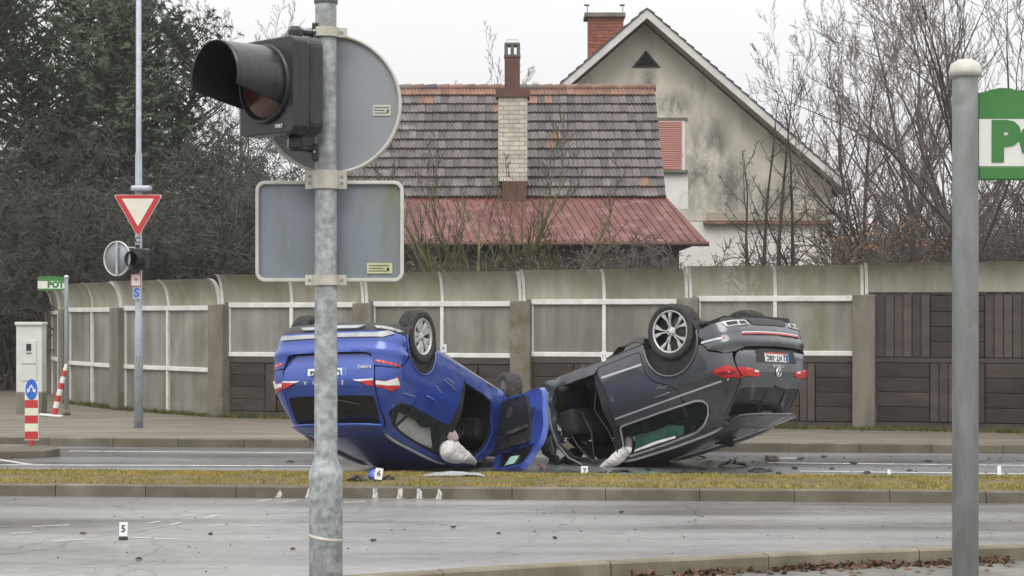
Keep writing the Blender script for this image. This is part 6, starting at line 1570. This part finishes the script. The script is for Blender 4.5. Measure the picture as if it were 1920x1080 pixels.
# right of the gable house
put_tree('bare_tree', P_multi, 1445, 35.0, 0.3, 1.12, 'leafless tree with four upright slender stems in front of the white lower wall')
put_tree('bare_tree', P_lean, 1790, 34.5, 0.0, 1.0, 'leafless tree leaning towards the gable house over the timber boards')
put_tree('bare_tree', P_big, 1900, 37.0, 2.2, 1.05, 'broad leafless tree rising behind the large POT trail sign')
put_tree('bare_tree', P_tall, 1650, 44.0, 1.0, 0.85, 'straight leafless tree beside the right eave of the gable house')
for i, (px, Y, p, rz, sc) in enumerate([(1490, 76, P_tall2, 0.4, 0.98), (1555, 70, P_tall, 2.6, 1.12), (1625, 64, P_tall2, 4.0, 1.2), (1690, 66, P_tall, 5.2, 1.4), (1745, 58, P_tall2, 1.7, 1.3), (1850, 56, P_tall2, 3.1, 1.3), (1915, 62, P_tall, 3.9, 1.4), (1980, 54, P_tall2, 5.5, 1.25), (1410, 82, P_tall, 1.2, 0.92), (1800, 72, P_tall, 0.9, 1.5)]):
    put_tree('bare_tree', p, px, Y, rz, sc, {1410: 'reddish treetop showing over the upper part of the long gable roof slope', 1490: 'reddish treetop showing over the middle of the long gable roof slope', 1555: 'reddish leafless tree behind the eave of the gable house', 1980: 'reddish leafless tree farthest from the gable house, behind the POT sign'}.get(px, 'reddish leafless tree in the grove beside the gable house'), 'leafless trees of the grove')
# in front of the tiled house
put_tree('mossy_tree', P_moss, 893, 34.0, 0.6, 1.0, 'mossy leafless shrub tree standing before the clad chimney', cat='tree')
put_tree('mossy_tree', P_moss, 1000, 34.2, 2.6, 1.08, 'mossy leafless shrub tree right of the clad chimney, with stems spreading wide', cat='tree')
put_tree('bare_tree', P_tall, 832, 36.5, 1.3, 0.42, 'thin leafless sapling in front of the red sheet roof')
put_tree('bare_tree', P_tall, 868, 56.0, 4.3, 0.86, 'spindly bare treetop poking above the tiled ridge')
for i, (px, Y, rz, sc) in enumerate([(770, 33, 0, 0.95), (850, 33.5, 1, 0.9), (945, 34.5, 2, 0.85), (1060, 34, 3, 0.95), (1130, 33.5, 4, 1.1), (1190, 34, 5, 1.0), (1250, 33.5, 0.7, 1.25), (1300, 34.5, 1.9, 0.95), (1110, 36, 3.6, 1.2), (810, 35, 4.6, 1.05), (1220, 36, 5.4, 1.2)]):
    put_tree('bare_shrub', P_bush, px, Y, rz, sc, 'twiggy leafless shrub between the barrier and the tiled house', 'shrubs behind the barrier', 'shrub')
for i, (px, Y, rz, sc) in enumerate([(1590, 42, 0, 1.3), (1640, 39, 1, 1.3), (1690, 41, 2, 1.7), (1745, 38, 3, 1.6), (1830, 40, 4, 1.7), (1890, 38, 5, 1.6), (1950, 41, 0.5, 1.8), (1625, 46, 1.5, 1.9), (1720, 46, 2.5, 2.0), (1860, 46, 3.5, 2.1)]):
    put_tree('bare_shrub', P_bush, px, Y, rz, sc, 'twiggy leafless shrub in the undergrowth below the grove', 'shrubs below the grove', 'shrub')
# left thicket
THK = ['dark tangled tree behind the white electrical cabinet', 'dark tangled tree behind the small POT trail sign', 'dark tangled tree between the small POT sign and the round grey sign back', 'dark tangled tree right behind the slim mast',
       'dark tangled tree just beyond the give way sign on its traffic light side', 'dark tangled tree under the visor of the traffic light', 'dark tangled tree halfway between the give way sign and the stained rectangular sign', 'dark tangled tree at the edge of the stained rectangular sign nearest the mast',
       'dark tangled tree behind the stained rectangular sign', 'dark tangled tree behind the near signal post', 'dark tangled tree touching the end of the tiled house', 'dark tangled tree beyond the white cabinet, away from the mast']
for i, (px, Y, p, rz, sc) in enumerate([(20, 41, P_thick, 0, 0.95), (95, 44, P_thick2, 1, 0.95), (170, 40, P_thick, 2, 0.9), (235, 43, P_thick2, 3, 0.95), (300, 40, P_thick, 4, 0.95), (360, 44, P_thick2, 5, 1.0), (420, 40, P_thick, 0.5, 0.95), (480, 43, P_thick2, 1.5, 0.95), (545, 40, P_thick, 2.5, 0.9), (600, 44, P_thick2, 3.5, 0.85), (660, 47, P_thick, 4.5, 0.9), (-40, 45, P_thick2, 5.5, 1.1), (130, 50, P_thick, 0.8, 1.3), (270, 50, P_thick, 1.8, 1.3), (400, 51, P_thick2, 2.8, 1.15), (520, 52, P_thick, 3.8, 1.2)]):
    put_tree('thicket_tree', p, px, Y, rz, sc, THK[i] if i < len(THK) else 'taller dark tree at the back of the thicket under the pines', 'trees of the dark thicket')
put_tree('bare_tree', P_tall2, 430, 64, 0.9, 1.28, 'pale leafless tree showing against the sky behind the traffic light visor')
put_tree('bare_tree', P_tall, 345, 66, 2.9, 1.3, 'leafless tree top between the pines and the traffic light')
# pines
def pine(seed, H, R, ncl):
    rn = random.Random(seed); tr = MB(); cr = MB()
    pts = [Vector((rn.gauss(0, 0.06) * i, rn.gauss(0, 0.06) * i, H * i / 8 - 0.1 * (i == 0))) for i in range(9)]
    tr.tube(pts, [0.24 * (1 - 0.85 * i / 8) for i in range(9)], 8)
    for w in range(ncl):
        t = 0.25 + 0.75 * (w + rn.random()) / ncl; f = min(7.99, t * 8); b0 = pts[int(f)].lerp(pts[int(f) + 1], f - int(f))
        a = rn.uniform(0, 2 * PI); L = R * (1.12 - t) ** 0.6 * rn.uniform(0.55, 1.1); d = Vector((math.cos(a), math.sin(a), 0.25 + rn.uniform(-0.1, 0.35)))
        e = [b0 + d * (L * k / 4) + Vector((0, 0, 0.10 * k * k * 0.3)) for k in range(5)]
        tr.tube(e, [0.05 * (1 - 0.2 * k) for k in range(5)], 4, cap=False)
        for k in range(rn.randint(9, 14)):
            q = e[min(4, 1 + int(rn.random() * 4))] + Vector((rn.gauss(0, 0.28), rn.gauss(0, 0.28), rn.gauss(0.1, 0.20)))
            ax_ = Vector((rn.gauss(0, 1), rn.gauss(0, 1), rn.gauss(0.7, 0.6))).normalized()
            for n_ in range(17):
                s0 = q + ax_ * rn.uniform(-0.10, 0.12); dd = (ax_ * rn.uniform(0.2, 0.9) + Vector((rn.gauss(0, 0.6), rn.gauss(0, 0.6), rn.gauss(0, 0.5)))).normalized() * rn.uniform(0.10, 0.20)
                sw = dd.orthogonal().normalized() * 0.021
                cr.add([s0 - sw, s0 + sw, s0 + dd], [(0, 1, 2)])
    a_ = tr.mesh('trunk'); a_.materials.append(MATS['bark']); c_ = cr.mesh('crown'); c_.materials.append(MATS['needles'])
    return a_, c_
PN1, PN2 = pine(31, 12.5, 3.4, 170), pine(32, 11.0, 3.0, 150)
put_tree('pine_tree', PN1, 60, 47, 0.0, 0.95, 'tall dark green pine rising left of the slim mast', cat='tree')
put_tree('pine_tree', PN2, 205, 46.5, 1.7, 0.98, 'dark green pine crown behind the slim mast')
put_tree('pine_tree', PN1, 318, 48, 3.3, 0.80, 'dark green pine closest to the traffic light visor')
put_tree('pine_tree', PN2, -40, 44, 4.1, 1.1, 'dark green pine cut by the picture edge above the white cabinet')
put_tree('pine_tree', PN1, 140, 51, 2.3, 1.05, 'dark green pine standing between the two tallest pines by the mast')
put_tree('pine_tree', PN2, 262, 51, 5.0, 1.08, 'dark green pine just beyond the mast on the traffic light side')
# dense far brushwood that reads as one mass
def brush(name, m, n, box, label, seed, lmin=0.25, lmax=0.9, w=0.010, dens_=None):
    rn = random.Random(seed); vs = []; fs = []
    while len(fs) < n:
        x, y = rn.uniform(box[0], box[1]), rn.uniform(box[2], box[3]); top = dens_(x, y) if dens_ else box[5]
        z = box[4] + (top - box[4]) * rn.random() ** 1.15
        d = Vector((rn.gauss(0, 1), rn.gauss(0, 0.7), rn.gauss(0.5, 0.8))).normalized() * rn.uniform(lmin, lmax); s_ = d.cross(Vector((0, 1, 0))).normalized() * w * rn.uniform(0.6, 1.6)
        p = Vector((x, y, z)); k = len(vs); vs += [p - s_, p + s_, p + d]; fs.append((k, k + 1, k + 2))
    me = bpy.data.meshes.new(name); me.from_pydata([tuple(v) for v in vs], [], fs); me.update()
    o = link(name, me, m); tag(o, label, 'brushwood', kind='stuff'); return o
def ltop(x, y): return 5.6 + 1.6 * noise.noise(Vector((x * 0.3, y * 0.3, 0))) + (1.0 if x < -9 else 0)
brush('brushwood', 'twig_dark', 90000, (-20, -4.6, 50, 62, 0, 6), 'dense dark brushwood filling the thicket under the pines', 41, dens_=ltop, w=0.016)
brush('undergrowth', 'twig', 50000, (9.5, 24, 52, 66, 0, 5), 'dense brown undergrowth beneath the leafless grove', 42, dens_=lambda x, y: 4.4 + 1.2 * noise.noise(Vector((x * 0.4, y * 0.3, 3))), w=0.016)
def leaves(name, m, n, box, label, seed, size, dens_=None):
    rn = random.Random(seed); vs = []; fs = []
    cl = [Vector((rn.uniform(box[0], box[1]), rn.uniform(box[2], box[3]), box[4] + (box[5] - box[4]) * rn.random() ** 1.3)) for _ in range(max(6, n // 60))]
    for i in range(n):
        c = rn.choice(cl); p = c + Vector((rn.gauss(0, 0.45), rn.gauss(0, 0.45), rn.gauss(0, 0.35))); 
        if p.z < 0.02: p.z = 0.05
        a = Vector((rn.gauss(0, 1), rn.gauss(0, 1), rn.gauss(0, 1))).normalized() * size * rn.uniform(0.6, 1.3); b_ = a.orthogonal().normalized() * a.length * 0.6
        k = len(vs); vs += [p - a, p + b_, p + a, p - b_]; fs.append((k, k + 1, k + 2, k + 3))
    me = bpy.data.meshes.new(name); me.from_pydata([tuple(v) for v in vs], [], fs); me.update()
    return tag(link(name, me, m), label, 'foliage', kind='stuff')
leaves('ivy', 'ivy', 26000, (-17.5, -4.8, 41, 47, 0, 5.0), 'dull green ivy and evergreen leaves inside the dark thicket', 43, 0.055)
leaves('withered_leaves', 'dead_leaf', 1500, (7.6, 13, 38, 46, 0.8, 4.6), 'withered orange leaves clinging to shrubs under the grove', 44, 0.055)
leaves('hedge_leaves', 'ivy', 5200, (-2.6, 4.6, 32.6, 35.5, 0.1, 2.9), 'small green leaves among the shrubs behind the barrier', 45, 0.03)

# ------------------------------------------------------------------ evidence markers
def marker(px, py, Y, digit, h, label, z=None, tilt=0.0, lean=0.0, wd=0.10, small=False):
    Z = zat(py, Y) if z is None else z
    m_ = empty('evidence_marker', (xat(px, Y), Y, Z), tilt); tag(m_, label, 'marker')
    M_ = Matrix.Rotation(lean, 3, 'Y') @ Matrix.Rotation(-0.12, 3, 'X')
    part_box('foot', 'ink', m_, M_ @ Vector((0, 0, h * 0.09)), (wd * 0.95, 0.05, h * 0.18), M_)
    part_box('card', 'plate_white', m_, M_ @ Vector((0, 0, h * 0.59)), (wd, 0.012, h * 0.80), M_)
    if digit: place_text(digit, h * 0.55, Matrix.Translation(M_ @ Vector((0, -0.0075, h * 0.60))) @ M_.to_4x4() @ FRONT((0, 0, 0)), 'ink', m_, ext=0.001, bold=0.002)
def gy(py): return CAM_Z * F / (py - HOR)
marker(231, 1012, gy(1012), '5', 0.155, 'white card marker with the number 5 on the near road', z=0.001, wd=0.072)
marker(708, 906, 18.75, '6', 0.16, 'tilted white card marker with the number 6 on the grass', z=0.118, lean=0.14, wd=0.085)
marker(1096, 893, 20.3, '7', 0.155, 'white card marker with the number 7 in front of the grey car', z=0.003, wd=0.085)
marker(1874, 895, gy(895), '', 0.14, 'small white marker with a black foot on the far lane', z=0.001, wd=0.045)
marker(1667, 897, gy(899), '', 0.12, 'faint small pale marker at the edge of the far lane', z=0.001, wd=0.035)
# cards stuck on the wrecks
def card(p, size, txt, label, rz=0.0, ry=0.0):
    k = empty('evidence_card', p, rz); tag(k, label, 'marker')
    M_ = Matrix.Rotation(ry, 3, 'Y'); part_box('card', 'plate_white', k, (0, 0, 0), (size[0], 0.006, size[1]), M_)
    place_text(txt, size[1] * 0.5, Matrix.Translation((0, -0.0045, 0)) @ M_.to_4x4() @ FRONT((0, 0, 0)), 'ink', k)
pB = BC.matrix_basis @ Vector(Sb.M(Sb.S(1.22, 0.30), 0.27, 0.005, 1))
card(pB + Vector((0.02, 0, 0.03)), (0.075, 0.10), '8', 'small white card standing on the sill of the blue car', ry=0.0)
pG = GC.matrix_basis @ Vector(Sg.M(Sg.S(2.02, 0.34), 0.30, 0.005, -1))
card(pG + Vector((0.0, -0.02, 0.03)), (0.085, 0.13), '11', 'small white card standing on the sill of the grey car', ry=-0.2)

# ------------------------------------------------------------------ debris
def lump(name, m, c, size, seed, label, rz=0.0, cat='debris', group=None, sub=2, rough=0.35, flat=False):
    bm = bmesh.new(); bmesh.ops.create_icosphere(bm, subdivisions=sub, radius=0.5)
    for v in bm.verts:
        q = noise.noise(v.co * 2.3 + Vector((seed, seed * 1.7, 0))); v.co *= 1 + rough * q
        if v.co.z < -0.3: v.co.z = -0.3
    for v in bm.verts: v.co = Vector((v.co.x * size[0], v.co.y * size[1], (v.co.z + 0.3) * size[2]))
    me = bpy.data.meshes.new(name); bm.to_mesh(me); bm.free()
    o = link(name, me, m); o.location = c; o.rotation_euler = (0, 0, rz); tag(o, label, cat, group); return o
def shard(name, m, c, w, d, h, seed, label, cat='debris', group=None, rz=0.0, parent=None):
    rn = random.Random(seed); n = 9; b_ = MB()
    def fn(u, v):
        x = (u - 0.5) * w * (1 - 0.5 * v * rn.random()); y = (v - 0.5) * d
        return (x, y, 0.004 + h * max(0, math.sin(u * PI * rn.uniform(0.8, 1.2))) * rn.uniform(0.2, 1.0))
    b_.grid(fn, 7, 3, False); o = link(name, b_.mesh(name), m); md_ = o.modifiers.new('s', 'SOLIDIFY'); md_.thickness = 0.012; md_.offset = 1
    o.location = c; o.rotation_euler = (0, 0, rz); tag(o, label, cat, group); return o
def G(px, py): Y = gy(py); return Vector((xat(px, Y), Y, 0.002))
lump('stone_block', 'stone', G(1447, 865), (0.24, 0.2, 0.16), 3.1, 'angular pale stone lying on the far lane beside the grey car', rough=0.55, sub=1)
shard('bumper_fragment', 'black_plastic', G(1375, 876), 0.38, 0.22, 0.11, 4, 'jagged black plastic fragment raised in the middle beside the grey roof')
shard('trim_fragment', 'black_plastic', G(1425, 884), 0.30, 0.12, 0.035, 5, 'flat black trim piece on the far lane')
shard('trim_fragment', 'undertray', G(1308, 860), 0.24, 0.10, 0.04, 6, 'thin dark strip of trim under the spoiler of the grey car')
shard('white_trim', 'plate_white', at(850, 893, 19.3) * 1.0 + Vector((0, 0, 0.0)), 0.72, 0.34, 0.03, 7, 'large flat pale sheet of trim on the grass by the blue roof')
bpy.data.objects['white_trim'].location = (xat(852, 19.45), 19.45, 0.125)
bpy.data.objects['white_trim'].data.materials[0] = MATS['silver']
lump('brick_fragment', 'brick_bit', G(1018, 880.5), (0.095, 0.08, 0.085), 5.0, 'small red and white fragment beside the open blue door', sub=1)
lump('mirror_housing', 'blue_paint', Vector((xat(703, 18.95), 18.95, 0.115)), (0.16, 0.12, 0.16), 2.0, 'crumpled blue mirror housing behind the tilted marker', rough=0.3)
shard('mirror_fragment', 'black_plastic', Vector((xat(668, 18.85), 18.85, 0.118)), 0.24, 0.16, 0.07, 9, 'dark broken plastic on the grass left of the blue mirror housing')
shard('mirror_fragment', 'black_plastic', Vector((xat(728, 19.0), 19.0, 0.118)), 0.15, 0.10, 0.05, 10, 'dark plastic scrap on the grass right of the tilted marker')
shard('glass_strip', 'green_glass', G(1205, 889), 0.75, 0.12, 0.012, 11, 'strip of broken green glass under the grey car', cat='glass')
shard('trim_fragment', 'undertray', G(1290, 889), 0.5, 0.12, 0.02, 12, 'long dark strip of trim next to the broken green glass')
shard('trim_fragment', 'interior_grey', G(1065, 887), 0.35, 0.14, 0.03, 13, 'grey scrap of lining in front of the crushed grey front')
shard('trim_fragment', 'black_plastic', G(1165, 888), 0.3, 0.1, 0.05, 16, 'black scrap under the white airbag of the grey car')
rd = random.Random(14)
for i, (px, py) in enumerate([(1500, 862), (1545, 858), (1625, 892), (1490, 880), (1705, 884), (1560, 880), (1600, 870), (1350, 893), (1740, 866), (1245, 895), (1315, 882), (545, 868), (1330, 868), (1460, 893), (1215, 882), (1130, 893)]):
    shard('scrap', rd.choice(['black_plastic', 'undertray', 'interior_grey']), G(px, py) if py < 890 else G(px, 889), rd.uniform(0.05, 0.12), rd.uniform(0.04, 0.08), rd.uniform(0.012, 0.03), 30 + i, 'small dark scrap of car plastic scattered on the far lane', 'debris', 'scraps on the far lane', rd.uniform(0, 3))
for i, (px, py) in enumerate([(549, 1031), (596, 941), (935, 1002), (1165, 962), (260, 1050), (1040, 1010), (395, 1003), (700, 1015), (155, 1002), (850, 990)]):
    shard('scrap', rd.choice(['black_plastic', 'undertray', 'black_plastic', 'leaf_brown']), G(px, py), rd.uniform(0.03, 0.07), rd.uniform(0.02, 0.04), rd.uniform(0.004, 0.010), 60 + i, 'small flat scrap lying on the near road', 'debris', 'scraps on the near road', rd.uniform(0, 3))
def grit(name, n, fn, m, s0, s1, label, seed):
    rn = random.Random(seed); b_ = MB()
    for i in range(n):
        x, y = fn(rn); s_ = s0 + (s1 - s0) * rn.random() ** 3; a = rn.random() * 6
        c_, sn_ = math.cos(a) * s_, math.sin(a) * s_; h = s_ * rn.uniform(0.4, 0.9)
        b_.add([(x - c_, y - sn_, 0.002), (x + sn_, y - c_, 0.002), (x + c_, y + sn_, 0.002), (x - sn_ * 0.8, y + c_, 0.002), (x, y, 0.002 + h)], [(0, 1, 4), (1, 2, 4), (2, 3, 4), (3, 0, 4)])
    return tag(b_.build(name, m, fix=False), label, 'grit', kind='stuff')
grit('road_grit', 420, lambda r: (lambda x: (x, r.uniform(nk(x) + 0.3 if x > -3 else 11.5, IK(x) - 0.15)))(r.uniform(-5.5, 5.5)), 'undertray', 0.003, 0.016, 'dark grit scattered over the near road', 51)
grit('crash_grit', 480, lambda r: (lambda x: (x, r.uniform(IB(x) + 0.05, FK(x) - 0.6)))(r.uniform(-1.5, 7)), 'undertray', 0.006, 0.03, 'small fragments scattered around the wrecks', 52)
grit('glass_crumbs', 500, lambda r: (lambda x: (x, r.uniform(IB(x) + 0.03, IB(x) + 1.3)))(r.uniform(-1.5, 4.5)), 'silver', 0.005, 0.015, 'pale crumbs of safety glass around the wrecks', 53)
grit('footway_grit', 1500, lambda r: (lambda x: (x, nk(x) - r.random() ** 1.5 * 1.6 - 0.05))(r.uniform(-1.5, 5.5)), 'stone', 0.004, 0.014, 'pale gravel on the footway below the near kerb', 54)
# fallen leaves drifted against the near kerb
def leaf_mesh():
    b_ = MB(); n = 7; pts = [(0, -0.5), (0.28, -0.25), (0.36, 0.05), (0.2, 0.3), (0, 0.5), (-0.2, 0.3), (-0.36, 0.05), (-0.28, -0.25)]
    vs = [(x, y, 0.12 * abs(x) + 0.10 * y * y) for x, y in pts] + [(0, 0, 0.0)]
    b_.add(vs, [(i, (i + 1) % 8, 8) for i in range(8)], False); return b_
lf = leaf_mesh(); lm_ = lf.mesh('leaf'); lm_.materials.append(MATS['leaf_brown'])
rl = random.Random(8); heap = MB()
for i in range(420):
    x = 0.9 + 3.1 * rl.random() ** 0.8; y = nk(x) - 0.025 - abs(rl.gauss(0, 0.07)); z = 0.008 + 0.05 * rl.random() * max(0, 1 - (nk(x) - y) / 0.15)
    M_ = Matrix.Translation((x, y, z)) @ Matrix.Rotation(rl.uniform(0, 6), 4, 'Z') @ Matrix.Rotation(rl.gauss(0, 0.7), 4, 'X') @ Matrix.Rotation(rl.gauss(0, 0.7), 4, 'Y') @ Matrix.Scale(rl.uniform(0.035, 0.075), 4)
    heap.add([M_ @ Vector(v) for v in lf.v], lf.f)
tag(heap.build('leaf_litter', 'leaf_brown', fix=False), 'drift of brown fallen leaves against the near kerb', 'leaves', kind='stuff')
for i in range(26):
    x = rl.uniform(0.6, 4.4); y = nk(x) - 0.15 - abs(rl.gauss(0, 0.16)); o = link('fallen_leaf', lm_, None); s_ = rl.uniform(0.045, 0.08)
    o.location = (x, y, 0.012); o.scale = (s_, s_, s_); o.rotation_euler = (rl.gauss(0, 0.15), rl.gauss(0, 0.15), rl.uniform(0, 6)); tag(o, 'single brown fallen leaf on the gravelly footway', 'leaf', 'fallen leaves on the footway')

# thin drizzle haze round the whole place
hz = MB(); hz.box2((-60, -12, -1.2), (70, 95, 17.5))
hzo = hz.build('haze', None); tag(hzo, 'thin grey drizzle haze over the whole street', 'haze', kind='stuff')
hm = bpy.data.materials.new('haze'); hm.use_nodes = True; hm.node_tree.nodes.clear()
ho = hm.node_tree.nodes.new('ShaderNodeOutputMaterial'); pv = hm.node_tree.nodes.new('ShaderNodeVolumePrincipled')
pv.inputs['Color'].default_value = (0.95, 0.96, 0.97, 1); pv.inputs['Density'].default_value = 0.0006; pv.inputs['Anisotropy'].default_value = 0.2
hm.node_tree.links.new(pv.outputs[0], ho.inputs['Volume']); hzo.data.materials.append(hm)
